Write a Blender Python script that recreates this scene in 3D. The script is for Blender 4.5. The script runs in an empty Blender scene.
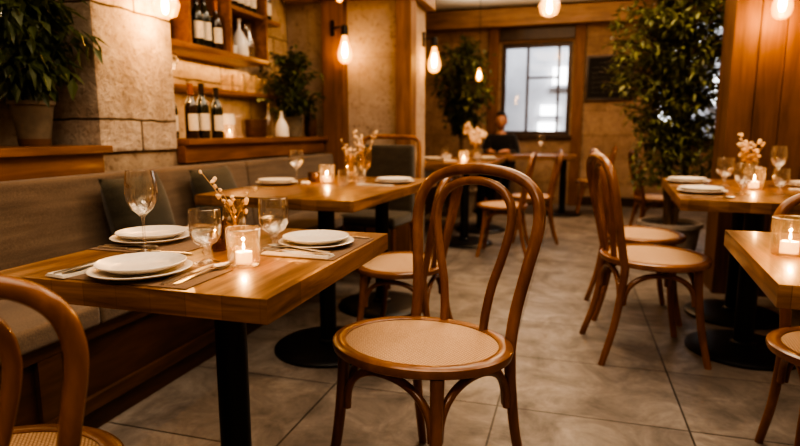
import bpy, bmesh, math, random
from mathutils import Vector, Matrix
PI = math.pi
sc = bpy.context.scene
COL = sc.collection
rnd = random.Random(7)

# ------------------------------------------------------------------ materials
def new_mat(name):
    m = bpy.data.materials.new(name); m.use_nodes = True
    nt = m.node_tree; nt.nodes.clear()
    out = nt.nodes.new('ShaderNodeOutputMaterial')
    return m, nt, out
def N(nt, t, **kw):
    n = nt.nodes.new(t)
    for k, v in kw.items():
        if k in n.inputs: n.inputs[k].default_value = v
        else: setattr(n, k, v)
    return n
def L(nt, a, ao, b, bi): nt.links.new(a.outputs[ao], b.inputs[bi])
def ramp(nt, stops):
    r = nt.nodes.new('ShaderNodeValToRGB')
    e = r.color_ramp.elements
    while len(e) < len(stops): e.new(0.5)
    for i, (p, c) in enumerate(stops):
        e[i].position = p; e[i].color = (*c, 1)
    return r
def principled(nt, out, rough=.5, metal=0, spec=.5, coat=0):
    b = nt.nodes.new('ShaderNodeBsdfPrincipled')
    b.inputs['Roughness'].default_value = rough; b.inputs['Metallic'].default_value = metal
    b.inputs['Specular IOR Level'].default_value = spec; b.inputs['Coat Weight'].default_value = coat
    b.inputs['Coat Roughness'].default_value = .15
    L(nt, b, 0, out, 0); return b
def coords(nt, scale, loc=(0,0,0), space='Object'):
    t = nt.nodes.new('ShaderNodeTexCoord'); m = nt.nodes.new('ShaderNodeMapping')
    m.inputs['Scale'].default_value = scale; m.inputs['Location'].default_value = loc
    L(nt, t, space, m, 0); return m
def bump(nt, b, src, so, strength, dist=.01):
    u = nt.nodes.new('ShaderNodeBump'); u.inputs['Strength'].default_value = strength; u.inputs['Distance'].default_value = dist
    L(nt, src, so, u, 'Height'); L(nt, u, 0, b, 'Normal'); return u
def plain(name, col, rough=.5, metal=0, spec=.5, var=.12, scale=30, bmp=0, coat=0):
    m, nt, out = new_mat(name); b = principled(nt, out, rough, metal, spec, coat)
    c = coords(nt, (scale,)*3); n = N(nt, 'ShaderNodeTexNoise', Scale=1.0, Detail=4.0); L(nt, c, 0, n, 0)
    lo = tuple(x*(1-var) for x in col); hi = tuple(min(1, x*(1+var)) for x in col)
    r = ramp(nt, [(.3, lo), (.7, hi)]); L(nt, n, 0, r, 0); L(nt, r, 0, b, 'Base Color')
    if bmp: bump(nt, b, n, 0, bmp)
    return m
def wood(name, lo, mid, hi, grain=(3, 40, 40), rough=.38, bmp=.05, coat=.15, staves=None, spec=.4, edge=None):
    m, nt, out = new_mat(name); b = principled(nt, out, rough, 0, spec, coat)
    c = coords(nt, grain)
    if edge:   # long grain also on the end faces
        ce = coords(nt, edge); tn = nt.nodes.new('ShaderNodeTexCoord'); sn = nt.nodes.new('ShaderNodeSeparateXYZ'); L(nt, tn, 'Normal', sn, 0)
        ab = N(nt, 'ShaderNodeMath', operation='ABSOLUTE'); L(nt, sn, 1, ab, 0)
        gt = N(nt, 'ShaderNodeMath', operation='GREATER_THAN'); gt.inputs[1].default_value = .6; L(nt, ab, 0, gt, 0)
        vm = N(nt, 'ShaderNodeMixRGB', blend_type='MIX'); L(nt, gt, 0, vm, 0); L(nt, c, 0, vm, 1); L(nt, ce, 0, vm, 2); c = vm
    n = N(nt, 'ShaderNodeTexNoise', Scale=1.0, Detail=8.0, Roughness=.62, Distortion=.6); L(nt, c, 0, n, 0)
    r = ramp(nt, [(.28, lo), (.5, mid), (.75, hi)]); L(nt, n, 0, r, 0)
    src = r
    c2 = coords(nt, (3.3, 3.3, 3.3)); n2 = N(nt, 'ShaderNodeTexNoise', Scale=1.0, Detail=3.0); L(nt, c2, 0, n2, 0)
    r2 = ramp(nt, [(.3, (.72,.68,.64)), (.7, (1.15,1.12,1.08))]); L(nt, n2, 0, r2, 0)
    mx = N(nt, 'ShaderNodeMixRGB', blend_type='MULTIPLY'); mx.inputs[0].default_value = .8
    L(nt, src, 0, mx, 1); L(nt, r2, 0, mx, 2); src = mx
    if staves:
        c3 = coords(nt, (1,1,1)); mp = nt.nodes.new('ShaderNodeMapping'); mp.inputs['Rotation'].default_value = (0,0,PI/2 if staves[2] else 0)
        L(nt, c3, 0, mp, 0)
        br = N(nt, 'ShaderNodeTexBrick', Scale=1.0); br.inputs['Brick Width'].default_value = staves[0]; br.inputs['Row Height'].default_value = staves[1]
        br.inputs['Mortar Size'].default_value = .0009; br.inputs['Color1'].default_value = (.66,.64,.62,1); br.inputs['Color2'].default_value = (1.2,1.18,1.15,1); br.inputs['Mortar'].default_value = (.5,.45,.4,1)
        L(nt, mp, 0, br, 0)
        m3 = N(nt, 'ShaderNodeMixRGB', blend_type='MULTIPLY'); m3.inputs[0].default_value = .75
        L(nt, src, 0, m3, 1); L(nt, br, 0, m3, 2); src = m3
    L(nt, src, 0, b, 'Base Color')
    bump(nt, b, n, 0, bmp, .004)
    return m
def fabric(name, lo, hi, scale=420, rough=.95):
    m, nt, out = new_mat(name); b = principled(nt, out, rough, 0, .15)
    b.inputs['Sheen Weight'].default_value = .25
    c = coords(nt, (scale*.25, scale, scale*.5)); n = N(nt, 'ShaderNodeTexNoise', Scale=1.0, Detail=2.0); L(nt, c, 0, n, 0)
    c2 = coords(nt, (8, 3, 30)); n2 = N(nt, 'ShaderNodeTexNoise', Scale=1.0, Detail=6.0); L(nt, c2, 0, n2, 0)
    ad = N(nt, 'ShaderNodeMath', operation='ADD'); L(nt, n, 0, ad, 0); L(nt, n2, 0, ad, 1)
    hf = N(nt, 'ShaderNodeMath', operation='MULTIPLY'); hf.inputs[1].default_value = .5; L(nt, ad, 0, hf, 0)
    r = ramp(nt, [(.36, lo), (.64, hi)]); L(nt, hf, 0, r, 0); L(nt, r, 0, b, 'Base Color')
    bump(nt, b, n, 0, .25, .003); return m
def stone(name, lo, hi, row, loc=(0,0,0), width=.8, axis='X', mortar=(.2,.16,.11), rough_bump=.9, msize=.006):
    """large dressed limestone blocks on a wall whose normal runs along X or Y"""
    m, nt, out = new_mat(name); b = principled(nt, out, .9, 0, .2)
    t = nt.nodes.new('ShaderNodeTexCoord')
    mp = nt.nodes.new('ShaderNodeMapping'); L(nt, t, 'Object', mp, 0)
    sx = nt.nodes.new('ShaderNodeSeparateXYZ'); L(nt, mp, 0, sx, 0); cx = nt.nodes.new('ShaderNodeCombineXYZ')
    mp.inputs['Location'].default_value = loc
    dn = N(nt, 'ShaderNodeTexNoise', Scale=5.0, Detail=3.0); L(nt, t, 'Object', dn, 0)
    wob = N(nt, 'ShaderNodeMath', operation='MULTIPLY_ADD'); wob.inputs[1].default_value = .03; L(nt, dn, 0, wob, 0); L(nt, sx, 2, wob, 2)
    if axis == 'XY':
        a2 = N(nt, 'ShaderNodeMath', operation='ADD'); L(nt, sx, 0, a2, 0); L(nt, sx, 1, a2, 1); L(nt, a2, 0, cx, 0)
    else: L(nt, sx, 1 if axis == 'X' else 0, cx, 0)
    L(nt, wob, 0, cx, 1)
    br = N(nt, 'ShaderNodeTexBrick', Scale=1.0); br.inputs['Brick Width'].default_value = width; br.inputs['Row Height'].default_value = row
    br.inputs['Mortar Size'].default_value = msize; br.inputs['Mortar Smooth'].default_value = .5
    br.inputs['Color1'].default_value = (1,1,1,1); br.inputs['Color2'].default_value = (.82,.8,.78,1); br.inputs['Mortar'].default_value = (*mortar,1)
    L(nt, cx, 0, br, 0)
    n = N(nt, 'ShaderNodeTexNoise', Scale=9.0, Detail=10.0, Roughness=.65); L(nt, t, 'Object', n, 0)
    n3 = N(nt, 'ShaderNodeTexNoise', Scale=34.0, Detail=6.0, Roughness=.7); L(nt, t, 'Object', n3, 0)
    r = ramp(nt, [(.3, lo), (.68, hi)]); L(nt, n, 0, r, 0)
    pit = ramp(nt, [(.36, (.45,.38,.3)), (.46, (1,1,1))]); L(nt, n3, 0, pit, 0)
    m1 = N(nt, 'ShaderNodeMixRGB', blend_type='MULTIPLY'); m1.inputs[0].default_value = .6; L(nt, r, 0, m1, 1); L(nt, pit, 0, m1, 2)
    mx = N(nt, 'ShaderNodeMixRGB', blend_type='MULTIPLY'); mx.inputs[0].default_value = 1; L(nt, m1, 0, mx, 1); L(nt, br, 0, mx, 2)
    L(nt, mx, 0, b, 'Base Color')
    h1 = N(nt, 'ShaderNodeMath', operation='MULTIPLY_ADD'); h1.inputs[1].default_value = .5; L(nt, n3, 0, h1, 0); L(nt, n, 0, h1, 2)
    h2 = N(nt, 'ShaderNodeMath', operation='MULTIPLY_ADD'); h2.inputs[1].default_value = -.8; L(nt, br, 'Fac', h2, 0); L(nt, h1, 0, h2, 2)
    bump(nt, b, h2, 0, rough_bump, .035)
    return m
def glass(name, tint=(1,1,1), rough=.02, blend=.35, base=.04, haze=.02):
    m, nt, out = new_mat(name)
    t = N(nt, 'ShaderNodeBsdfTransparent'); t.inputs[0].default_value = (*tint,1)
    g = N(nt, 'ShaderNodeBsdfGlossy'); g.inputs['Roughness'].default_value = rough; g.inputs[0].default_value = (1,.97,.93,1)
    lw = N(nt, 'ShaderNodeLayerWeight'); lw.inputs['Blend'].default_value = blend
    ma = N(nt, 'ShaderNodeMath', operation='MULTIPLY_ADD'); ma.inputs[1].default_value = .55; ma.inputs[2].default_value = base; ma.use_clamp = True
    L(nt, lw, 'Facing', ma, 0)
    c = coords(nt, (40,40,40)); n = N(nt, 'ShaderNodeTexNoise', Scale=1.0); L(nt, c, 0, n, 0)
    u = N(nt, 'ShaderNodeBump'); u.inputs['Strength'].default_value = .03; L(nt, n, 0, u, 'Height'); L(nt, u, 0, g, 'Normal')
    mx = N(nt, 'ShaderNodeMixShader'); L(nt, ma, 0, mx, 0); L(nt, t, 0, mx, 1); L(nt, g, 0, mx, 2)
    df = N(nt, 'ShaderNodeBsdfDiffuse'); tl = N(nt, 'ShaderNodeBsdfTranslucent')
    for q in (df, tl): q.inputs[0].default_value = (.9*tint[0], .86*tint[1], .8*tint[2], 1)
    ad = N(nt, 'ShaderNodeMixShader'); L(nt, df, 0, ad, 1); L(nt, tl, 0, ad, 2)
    m2 = N(nt, 'ShaderNodeMixShader'); m2.inputs[0].default_value = haze; L(nt, mx, 0, m2, 1); L(nt, ad, 0, m2, 2); L(nt, m2, 0, out, 0)
    return m
def emit(name, col, s):
    m, nt, out = new_mat(name); e = N(nt, 'ShaderNodeEmission'); e.inputs[0].default_value = (*col,1); e.inputs[1].default_value = s
    L(nt, e, 0, out, 0); return m
def wax(name, col, glow):
    m, nt, out = new_mat(name); b = principled(nt, out, .5); b.inputs['Base Color'].default_value = (*col,1)
    c = coords(nt, (60,60,60)); n = N(nt, 'ShaderNodeTexNoise', Scale=1.0); L(nt, c, 0, n, 0); bump(nt, b, n, 0, .05)
    b.inputs['Emission Color'].default_value = (1,.55,.2,1); b.inputs['Emission Strength'].default_value = glow
    return m

def floor_mat():
    m, nt, out = new_mat('stone_floor_tiles'); b = principled(nt, out, .42, 0, .35)
    c = coords(nt, (1,1,1), loc=(.23+.66*6, -2.58+.52*10, 0))
    br = N(nt, 'ShaderNodeTexBrick', Scale=1.0, offset=0.0); br.inputs['Brick Width'].default_value = .66; br.inputs['Row Height'].default_value = .52
    br.inputs['Mortar Size'].default_value = .004; br.inputs['Mortar Smooth'].default_value = .2
    br.inputs['Color1'].default_value = (.86,.86,.86,1); br.inputs['Color2'].default_value = (1.1,1.1,1.1,1); br.inputs['Mortar'].default_value = (.22,.2,.18,1)
    L(nt, c, 0, br, 0)
    c1 = coords(nt, (1,1,1))
    n = N(nt, 'ShaderNodeTexNoise', Scale=4.2, Detail=9.0, Roughness=.68, Distortion=.8); L(nt, c1, 0, n, 0)
    r = ramp(nt, [(.3, (.085,.072,.062)), (.5, (.18,.155,.135)), (.72, (.31,.275,.24))]); L(nt, n, 0, r, 0)
    n2 = N(nt, 'ShaderNodeTexNoise', Scale=40.0, Detail=5.0, Roughness=.7); L(nt, c1, 0, n2, 0)
    r2 = ramp(nt, [(.3, (.8,.8,.8)), (.7, (1.12,1.12,1.12))]); L(nt, n2, 0, r2, 0)
    m1 = N(nt, 'ShaderNodeMixRGB', blend_type='MULTIPLY'); m1.inputs[0].default_value = .7; L(nt, r, 0, m1, 1); L(nt, r2, 0, m1, 2)
    mx = N(nt, 'ShaderNodeMixRGB', blend_type='MULTIPLY'); mx.inputs[0].default_value = 1; L(nt, m1, 0, mx, 1); L(nt, br, 0, mx, 2)
    L(nt, mx, 0, b, 'Base Color')
    rr = ramp(nt, [(.3, (.5,.5,.5)), (.7, (.32,.32,.32))]); L(nt, n, 0, rr, 0); L(nt, rr, 0, b, 'Roughness')
    h = N(nt, 'ShaderNodeMath', operation='MULTIPLY_ADD'); h.inputs[1].default_value = -.6; L(nt, br, 'Fac', h, 0); L(nt, n, 0, h, 2)
    bump(nt, b, h, 0, .12, .01); return m
def cane_mat():
    m, nt, out = new_mat('woven_cane'); b = principled(nt, out, .7, 0, .25)
    c = coords(nt, (1,1,1))
    w1 = N(nt, 'ShaderNodeTexWave', Scale=44.0, bands_direction='X'); w2 = N(nt, 'ShaderNodeTexWave', Scale=44.0, bands_direction='Y')
    L(nt, c, 0, w1, 0); L(nt, c, 0, w2, 0)
    mu = N(nt, 'ShaderNodeMath', operation='MULTIPLY'); L(nt, w1, 'Fac', mu, 0); L(nt, w2, 'Fac', mu, 1)
    n = N(nt, 'ShaderNodeTexNoise', Scale=180.0, Detail=2.0); L(nt, c, 0, n, 0)
    ad = N(nt, 'ShaderNodeMath', operation='MULTIPLY_ADD'); ad.inputs[1].default_value = .35; L(nt, n, 0, ad, 0); L(nt, mu, 0, ad, 2)
    r = ramp(nt, [(.08, (.24,.13,.065)), (.42, (.51,.325,.185)), (.8, (.68,.47,.285))]); L(nt, ad, 0, r, 0); L(nt, r, 0, b, 'Base Color')
    bump(nt, b, mu, 0, .5, .002); return m
def leaf_mat(name, a, bcol):
    m, nt, out = new_mat(name); b = principled(nt, out, .42, 0, .4)
    g = N(nt, 'ShaderNodeNewGeometry'); 
    r = ramp(nt, [(0, a), (.6, bcol), (1, tuple(min(1, x*1.7) for x in bcol))]); L(nt, g, 'Random Per Island', r, 0)
    L(nt, r, 0, b, 'Base Color')
    tr = N(nt, 'ShaderNodeBsdfTranslucent'); L(nt, r, 0, tr, 0)
    mx = N(nt, 'ShaderNodeMixShader'); mx.inputs[0].default_value = .25; L(nt, b, 0, mx, 1); L(nt, tr, 0, mx, 2); L(nt, mx, 0, out, 0)
    return m
def facade_mat():
    m, nt, out = new_mat('pale_facade'); b = principled(nt, out, .9, 0, .2)
    c = coords(nt, (1,1,1)); n = N(nt, 'ShaderNodeTexNoise', Scale=1.5, Detail=5.0); L(nt, c, 0, n, 0)
    r = ramp(nt, [(.3, (.5,.5,.52)), (.7, (.78,.78,.8))]); L(nt, n, 0, r, 0); L(nt, r, 0, b, 'Base Color'); return m

M = {}
M['chair'] = wood('bentwood', (.105,.036,.008), (.20,.075,.018), (.33,.135,.036), grain=(14,14,3.5), rough=.3, bmp=.03, coat=.35)
M['chair_rail'] = wood('bentwood_rim', (.125,.045,.010), (.235,.093,.024), (.36,.155,.045), grain=(9,9,9), rough=.3, bmp=.03, coat=.35)
M['cane'] = cane_mat()
M['table'] = wood('oak_table', (.085,.036,.012), (.24,.118,.042), (.44,.245,.105), grain=(34,3.0,34), rough=.33, bmp=.12, coat=.25, staves=(.42,.075,True), edge=(3.5,34,40))
M['table_edge'] = M['table']
M['dark_wood'] = wood('walnut_panel', (.028,.011,.005), (.058,.022,.009), (.095,.039,.015), grain=(20,2.5,20), rough=.45, bmp=.08)
M['rail_wood'] = wood('walnut_rail', (.042,.017,.007), (.08,.034,.013), (.125,.056,.021), grain=(20,2.5,20), rough=.42, bmp=.08)
M['ledge_wood'] = wood('ledge_oak', (.10,.038,.012), (.19,.078,.024), (.28,.125,.042), grain=(22,2.2,22), rough=.4, bmp=.1)
M['post_wood'] = wood('post_oak', (.10,.042,.014), (.18,.078,.026), (.26,.12,.045), grain=(22,22,2.0), rough=.6, bmp=.15, coat=0)
M['beam_wood'] = wood('beam_oak', (.16,.085,.042), (.27,.15,.075), (.38,.23,.125), grain=(1.8,22,22), rough=.55, bmp=.2)
M['board_wood'] = wood('partition_board', (.06,.026,.010), (.115,.052,.020), (.17,.082,.034), grain=(20,20,1.6), rough=.62, bmp=.15, coat=0)
M['shelf_wood'] = wood('shelf_oak', (.13,.05,.015), (.23,.098,.03), (.33,.155,.055), grain=(22,2.2,22), rough=.4, bmp=.08)
M['black_metal'] = plain('black_powder_coat', (.008,.008,.009), .42, .3, .5, .2, 60, .05)
M['black_iron'] = plain('blackened_iron', (.015,.012,.01), .5, .6, .5, .2, 60)
M['upholstery'] = fabric('grey_brown_upholstery', (.078,.052,.034), (.172,.120,.080))
M['cushion'] = fabric('olive_cushion', (.024,.021,.014), (.052,.046,.031))
M['dark_uphol'] = fabric('dark_green_upholstery', (.030,.024,.016), (.062,.050,.034))
M['floor'] = floor_mat()
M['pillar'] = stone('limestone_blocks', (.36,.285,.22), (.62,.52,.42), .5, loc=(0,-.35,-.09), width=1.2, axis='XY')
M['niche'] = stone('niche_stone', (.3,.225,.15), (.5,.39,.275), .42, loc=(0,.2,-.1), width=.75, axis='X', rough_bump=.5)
M['backstone'] = stone('back_wall_stone', (.25,.165,.11), (.43,.30,.21), .33, width=.8, axis='Y', rough_bump=.25, mortar=(.6,.57,.53))
M['panel'] = stone('pale_pier_plaster', (.36,.27,.20), (.47,.37,.285), .55, loc=(.3,0,.02), width=.9, axis='XY', mortar=(.72,.7,.66), rough_bump=.25, msize=.004)
M['ceiling'] = plain('cream_ceiling', (.8,.73,.62), .9, 0, .2, .06, 3)
M['wallpaint'] = plain('warm_plaster', (.4,.3,.2), .9, 0, .2, .1, 4)
M['plate'] = plain('cream_stoneware', (.70,.645,.57), .32, 0, .5, .05, 90, .02, coat=.3)
M['mat'] = fabric('brown_placemat', (.10,.055,.028), (.19,.108,.058), 600)
M['napkin'] = fabric('cream_napkin', (.55,.49,.41), (.75,.69,.6), 500)
M['steel'] = plain('polished_cutlery', (.72,.68,.62), .3, 1, .5, .05, 20)
M['glass'] = glass('clear_glass', (.985,.98,.97), .05, .5, .07, .009)
M['pane'] = glass('window_glass', (.95,.97,1), .03, .2, .02)
M['votive'] = glass('votive_glass', (1,.96,.9), .05, .5, .08, .014)
M['amber'] = glass('amber_glass', (.55,.33,.15), .03, .4, .06)
M['vase_glass'] = glass('amber_tint_glass', (.98,.90,.76), .04, .55, .08, .010)
M['bulb_glass'] = glass('bulb_glass', (1,.8,.5), .02, .3, .03, .0)
M['water'] = glass('water', (.93,.93,.92), .02, .5, .06, .006)
M['wax'] = wax('candle_wax', (.85,.74,.58), .9)
M['flame'] = emit('candle_flame', (1,.58,.2), 30)
M['filament'] = emit('filament_glow', (1,.60,.22), 45)
def bulb_mat():
    m, nt, out = new_mat('glowing_bulb_glass')
    t = N(nt, 'ShaderNodeBsdfTransparent'); t.inputs[0].default_value = (1,.86,.6,1)
    e = N(nt, 'ShaderNodeEmission'); e.inputs[0].default_value = (1,.42,.09,1); e.inputs[1].default_value = 1.3
    a = N(nt, 'ShaderNodeAddShader'); L(nt, t, 0, a, 0); L(nt, e, 0, a, 1)
    g = N(nt, 'ShaderNodeBsdfGlossy'); g.inputs['Roughness'].default_value = .03
    lw = N(nt, 'ShaderNodeLayerWeight'); lw.inputs['Blend'].default_value = .25
    mx = N(nt, 'ShaderNodeMixShader'); L(nt, lw, 'Facing', mx, 0); L(nt, a, 0, mx, 1); L(nt, g, 0, mx, 2); L(nt, mx, 0, out, 0); return m
M['bulb_glass'] = bulb_mat()
M['wick'] = plain('wick', (.02,.015,.01), .9)
M['bottle'] = plain('dark_green_bottle', (.010,.014,.008), .12, 0, .6, .2, 20, coat=.6)
M['bottle_brown'] = plain('dark_brown_bottle', (.022,.011,.005), .12, 0, .6, .2, 20, coat=.6)
M['bottle_label'] = plain('paper_label', (.66,.58,.46), .8, 0, .3, .08, 60)
M['foil'] = plain('foil_dark', (.03,.02,.018), .35, .4)
M['foil_red'] = plain('foil_copper', (.3,.1,.035), .35, .4)
M['white_ceramic'] = plain('white_ceramic', (.72,.67,.6), .35, 0, .5, .05, 30, coat=.3)
M['dark_bowl'] = wood('dark_turned_wood', (.03,.013,.006), (.06,.025,.01), (.09,.04,.018), grain=(12,12,30))
M['pot'] = plain('aged_zinc_pot', (.135,.105,.07), .75, .1, .4, .3, 14, .3)
M['potband'] = plain('pot_lower_band', (.10,.045,.02), .7, 0, .4, .25, 16, .2)
M['planter'] = plain('grey_concrete_planter', (.25,.21,.175), .85, 0, .3, .25, 12, .3)
M['soil'] = plain('potting_soil', (.025,.016,.01), .95, 0, .2, .4, 60, .8)
M['leaf'] = leaf_mat('ficus_leaf', (.03,.045,.013), (.075,.10,.032))
M['leaf_olive'] = leaf_mat('olive_leaf', (.055,.062,.016), (.15,.155,.045))
M['leaf_dark'] = leaf_mat('dark_leaf', (.026,.038,.010), (.07,.088,.025))
M['bark'] = wood('bark', (.05,.03,.015), (.10,.06,.03), (.16,.10,.05), grain=(40,40,6), rough=.85, bmp=.5, coat=0)
M['twig'] = plain('dried_twig', (.5,.33,.17), .8, 0, .3, .2, 40)
M['bud'] = plain('dried_blossom', (.82,.62,.40), .85, 0, .3, .2, 40)
M['board'] = plain('chalkboard_slate', (.012,.011,.010), .8, 0, .3, .3, 10)
M['chalk'] = plain('chalk_marks', (.25,.23,.2), .95)
M['frame'] = wood('dark_window_frame', (.022,.011,.006), (.04,.02,.01), (.06,.032,.016), grain=(15,15,3), rough=.5)
M['facade'] = facade_mat()
M['daylit'] = emit('lit_window_across_street', (1,.97,.92), 3.5)
M['warm_win'] = emit('warm_window_glow', (1,.72,.42), 1.6)
M['skin'] = plain('skin', (.48,.25,.16), .5, 0, .4, .06, 20)
M['hair'] = plain('dark_hair', (.014,.010,.008), .6, 0, .4, .3, 60)
M['jacket'] = fabric('dark_jacket', (.008,.008,.009), (.018,.018,.02))
M['trousers'] = fabric('dark_trousers', (.012,.012,.016), (.025,.025,.03))

# ------------------------------------------------------------------ mesh helpers
def frames(pts, closed):
    n = len(pts); T = []
    for i in range(n):
        a = pts[(i-1) % n] if (closed or i > 0) else pts[i]
        b = pts[(i+1) % n] if (closed or i < n-1) else pts[i]
        t = b-a; T.append(t.normalized() if t.length > 1e-9 else Vector((0,0,1)))
    up = Vector((0,0,1)) if abs(T[0].z) < .9 else Vector((1,0,0))
    u = (up - T[0]*up.dot(T[0])).normalized(); U = [u]
    for i in range(1, n):
        u = U[-1] - T[i]*U[-1].dot(T[i]); U.append(u.normalized())
    return T, U
def tube(bm, pts, r, seg=10, closed=False, cap=True):
    pts = [Vector(p) for p in pts]; n = len(pts)
    T, U = frames(pts, closed); rings = []
    for i in range(n):
        V = T[i].cross(U[i]); ri = r[i] if isinstance(r, (list, tuple)) else r
        rings.append([bm.verts.new(pts[i] + (U[i]*math.cos(2*PI*k/seg) + V*math.sin(2*PI*k/seg))*ri) for k in range(seg)])
    for i in range(n if closed else n-1):
        a, b = rings[i], rings[(i+1) % n]
        for k in range(seg): bm.faces.new((a[k], a[(k+1) % seg], b[(k+1) % seg], b[k]))
    if cap and not closed:
        bm.faces.new(list(reversed(rings[0]))); bm.faces.new(rings[-1])
    return bm
def lathe(bm, prof, seg=24, c=(0,0,0), sx=1, sy=1):
    """prof: list of (r, z); r = 0 closes to a point"""
    rings = []
    for r, z in prof:
        if r < 1e-6: rings.append([bm.verts.new((c[0], c[1], c[2]+z))])
        else: rings.append([bm.verts.new((c[0]+sx*r*math.cos(2*PI*k/seg), c[1]+sy*r*math.sin(2*PI*k/seg), c[2]+z)) for k in range(seg)])
    for a, b in zip(rings, rings[1:]):
        for k in range(seg):
            k2 = (k+1) % seg
            if len(a) == 1 and len(b) == 1: continue
            if len(a) == 1: bm.faces.new((a[0], b[k2], b[k]))
            elif len(b) == 1: bm.faces.new((a[k], a[k2], b[0]))
            else: bm.faces.new((a[k], a[k2], b[k2], b[k]))
    return bm
def box(bm, x0, x1, y0, y1, z0, z1, bev=0, mat=None):
    v = [bm.verts.new((x, y, z)) for z in (z0, z1) for y in (y0, y1) for x in (x0, x1)]
    f = [bm.faces.new([v[i] for i in q]) for q in ((0,2,3,1),(4,5,7,6),(0,1,5,4),(2,6,7,3),(0,4,6,2),(1,3,7,5))]
    if bev:
        es = list({e for q in f for e in q.edges})
        bmesh.ops.bevel(bm, geom=es, offset=bev, segments=2, affect='EDGES', profile=.7)
    if mat is not None: bm.transform(mat)
    return bm
def catmull(pts, n=6, closed=False):
    P = [Vector(p) for p in pts]; out = []; m = len(P)
    for i in range(m if closed else m-1):
        p0 = P[(i-1) % m] if (closed or i > 0) else P[0]*2-P[1]
        p1, p2 = P[i], P[(i+1) % m]
        p3 = P[(i+2) % m] if (closed or i < m-2) else P[-1]*2-P[-2]
        for k in range(n):
            t = k/n
            out.append(.5*((2*p1)+(p2-p0)*t+(2*p0-5*p1+4*p2-p3)*t*t+(3*p1-p0-3*p2+p3)*t**3))
    if not closed: out.append(P[-1])
    return out
def B(): return bmesh.new()
def obj(name, bm, mat, parent=None, smooth=True, angle=None):
    me = bpy.data.meshes.new(name)
    bmesh.ops.recalc_face_normals(bm, faces=bm.faces[:])
    bm.to_mesh(me); bm.free()
    me.materials.append(M[mat] if isinstance(mat, str) else mat)
    if smooth:
        for p in me.polygons: p.use_smooth = True
        me.set_sharp_from_angle(angle=math.radians(angle or 38))
    o = bpy.data.objects.new(name, me); COL.objects.link(o)
    if parent: o.parent = parent
    return o
def tag(o, label, cat, group=None, kind=None):
    o['label'] = label; o['category'] = cat
    if group: o['group'] = group
    if kind: o['kind'] = kind
    return o
def thing(name, label, cat, loc=(0,0,0), rz=0, group=None):
    o = bpy.data.objects.new(name, None); COL.objects.link(o); o.empty_display_size = .1
    o.location = loc; o.rotation_euler = (0,0,rz)
    return tag(o, label, cat, group)
def struct(name, bm, mat, parent=None, smooth=False):
    o = obj(name, bm, mat, parent, smooth)
    if not parent: o['kind'] = 'structure'
    return o
def dup(root, loc, rz, label, group=None, scale=None):
    r = root.copy(); COL.objects.link(r); r.location = loc; r.rotation_euler = (0,0,rz); r['label'] = label
    if group: r['group'] = group
    if scale: r.scale = (scale,)*3 if not isinstance(scale, tuple) else scale
    def rec(a, b):
        for ch in list(a.children):
            c = ch.copy(); COL.objects.link(c); c.parent = b; rec(ch, c)
    rec(root, r); return r
class Proto:
    """first call moves the original, later calls copy it with its parts"""
    def __init__(s, make): s.make = make; s.o = None
    def __call__(s, loc, rz, label, group=None, scale=None):
        if s.o is None:
            s.o = s.make(); o = s.o; o.location = loc; o.rotation_euler = (0,0,rz); o['label'] = label
            if group: o['group'] = group
            if scale: o.scale = (scale,)*3 if not isinstance(scale, tuple) else scale
            return o
        return dup(s.o, loc, rz, label, group, scale)
def light(kind, loc, energy, col, size=.1, rot=(0,0,0), name='lamp'):
    l = bpy.data.lights.new(name, kind); l.energy = energy; l.color = col
    if kind == 'AREA': l.shape = 'RECTANGLE' if isinstance(size, tuple) else 'DISK'; l.size = size[0] if isinstance(size, tuple) else size
    if kind == 'AREA' and isinstance(size, tuple): l.size_y = size[1]
    if kind in ('POINT', 'SPOT'): l.shadow_soft_size = size
    o = bpy.data.objects.new(name, l); COL.objects.link(o); o.location = loc; o.rotation_euler = rot
    return o

# ------------------------------------------------------------------ the setting
struct('floor', box(B(), -2.7, 2.5, -1.6, 8.7, -.1, 0), 'floor')
struct('ceiling', box(B(), -2.7, 2.5, -1.6, 8.7, 2.74, 2.84), 'ceiling')
b = box(B(), -2.7, -2.02, -1.6, 2.61, 0, .93); box(b, -2.7, -2.02, 2.61, 4.55, 0, .952)
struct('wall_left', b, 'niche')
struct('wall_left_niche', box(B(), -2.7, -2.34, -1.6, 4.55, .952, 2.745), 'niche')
struct('wall_left_pillar', box(B(), -2.34, -2.0, 2.09, 2.61, .93, 2.745, .012), 'pillar')
struct('wall_left_pier', box(B(), -2.7, -1.27, 4.55, 5.05, 0, 2.745), 'panel')
struct('wall_left_rear', box(B(), -2.7, -2.2, 5.05, 8.5, 0, 2.745), 'backstone')
# back wall with two openings
b = B()
for x0, x1, z0, z1 in ((-2.7,-1.02,0,2.745),(-1.02,-.06,0,.98),(-1.02,-.06,2.25,2.745),(-.06,1.02,0,2.745),(1.02,1.92,0,.88),(1.02,1.92,2.5,2.745),(1.92,2.5,0,2.745)):
    box(b, x0, x1, 8.5, 8.7, z0, z1)
struct('wall_back', b, 'backstone')
struct('wall_right', box(B(), 2.35, 2.5, -1.6, 8.5, 0, 2.745), 'wallpaint')
struct('wall_front', box(B(), -2.7, 2.5, -1.6, -1.5, 0, 2.745), 'wallpaint')
b = B()
for k in range(11): box(b, .895+k*.14, .895+k*.14+.136, 4.0, 4.3, 0, 2.745, .004)
struct('wall_partition', b, 'board_wood', smooth=False)
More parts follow.
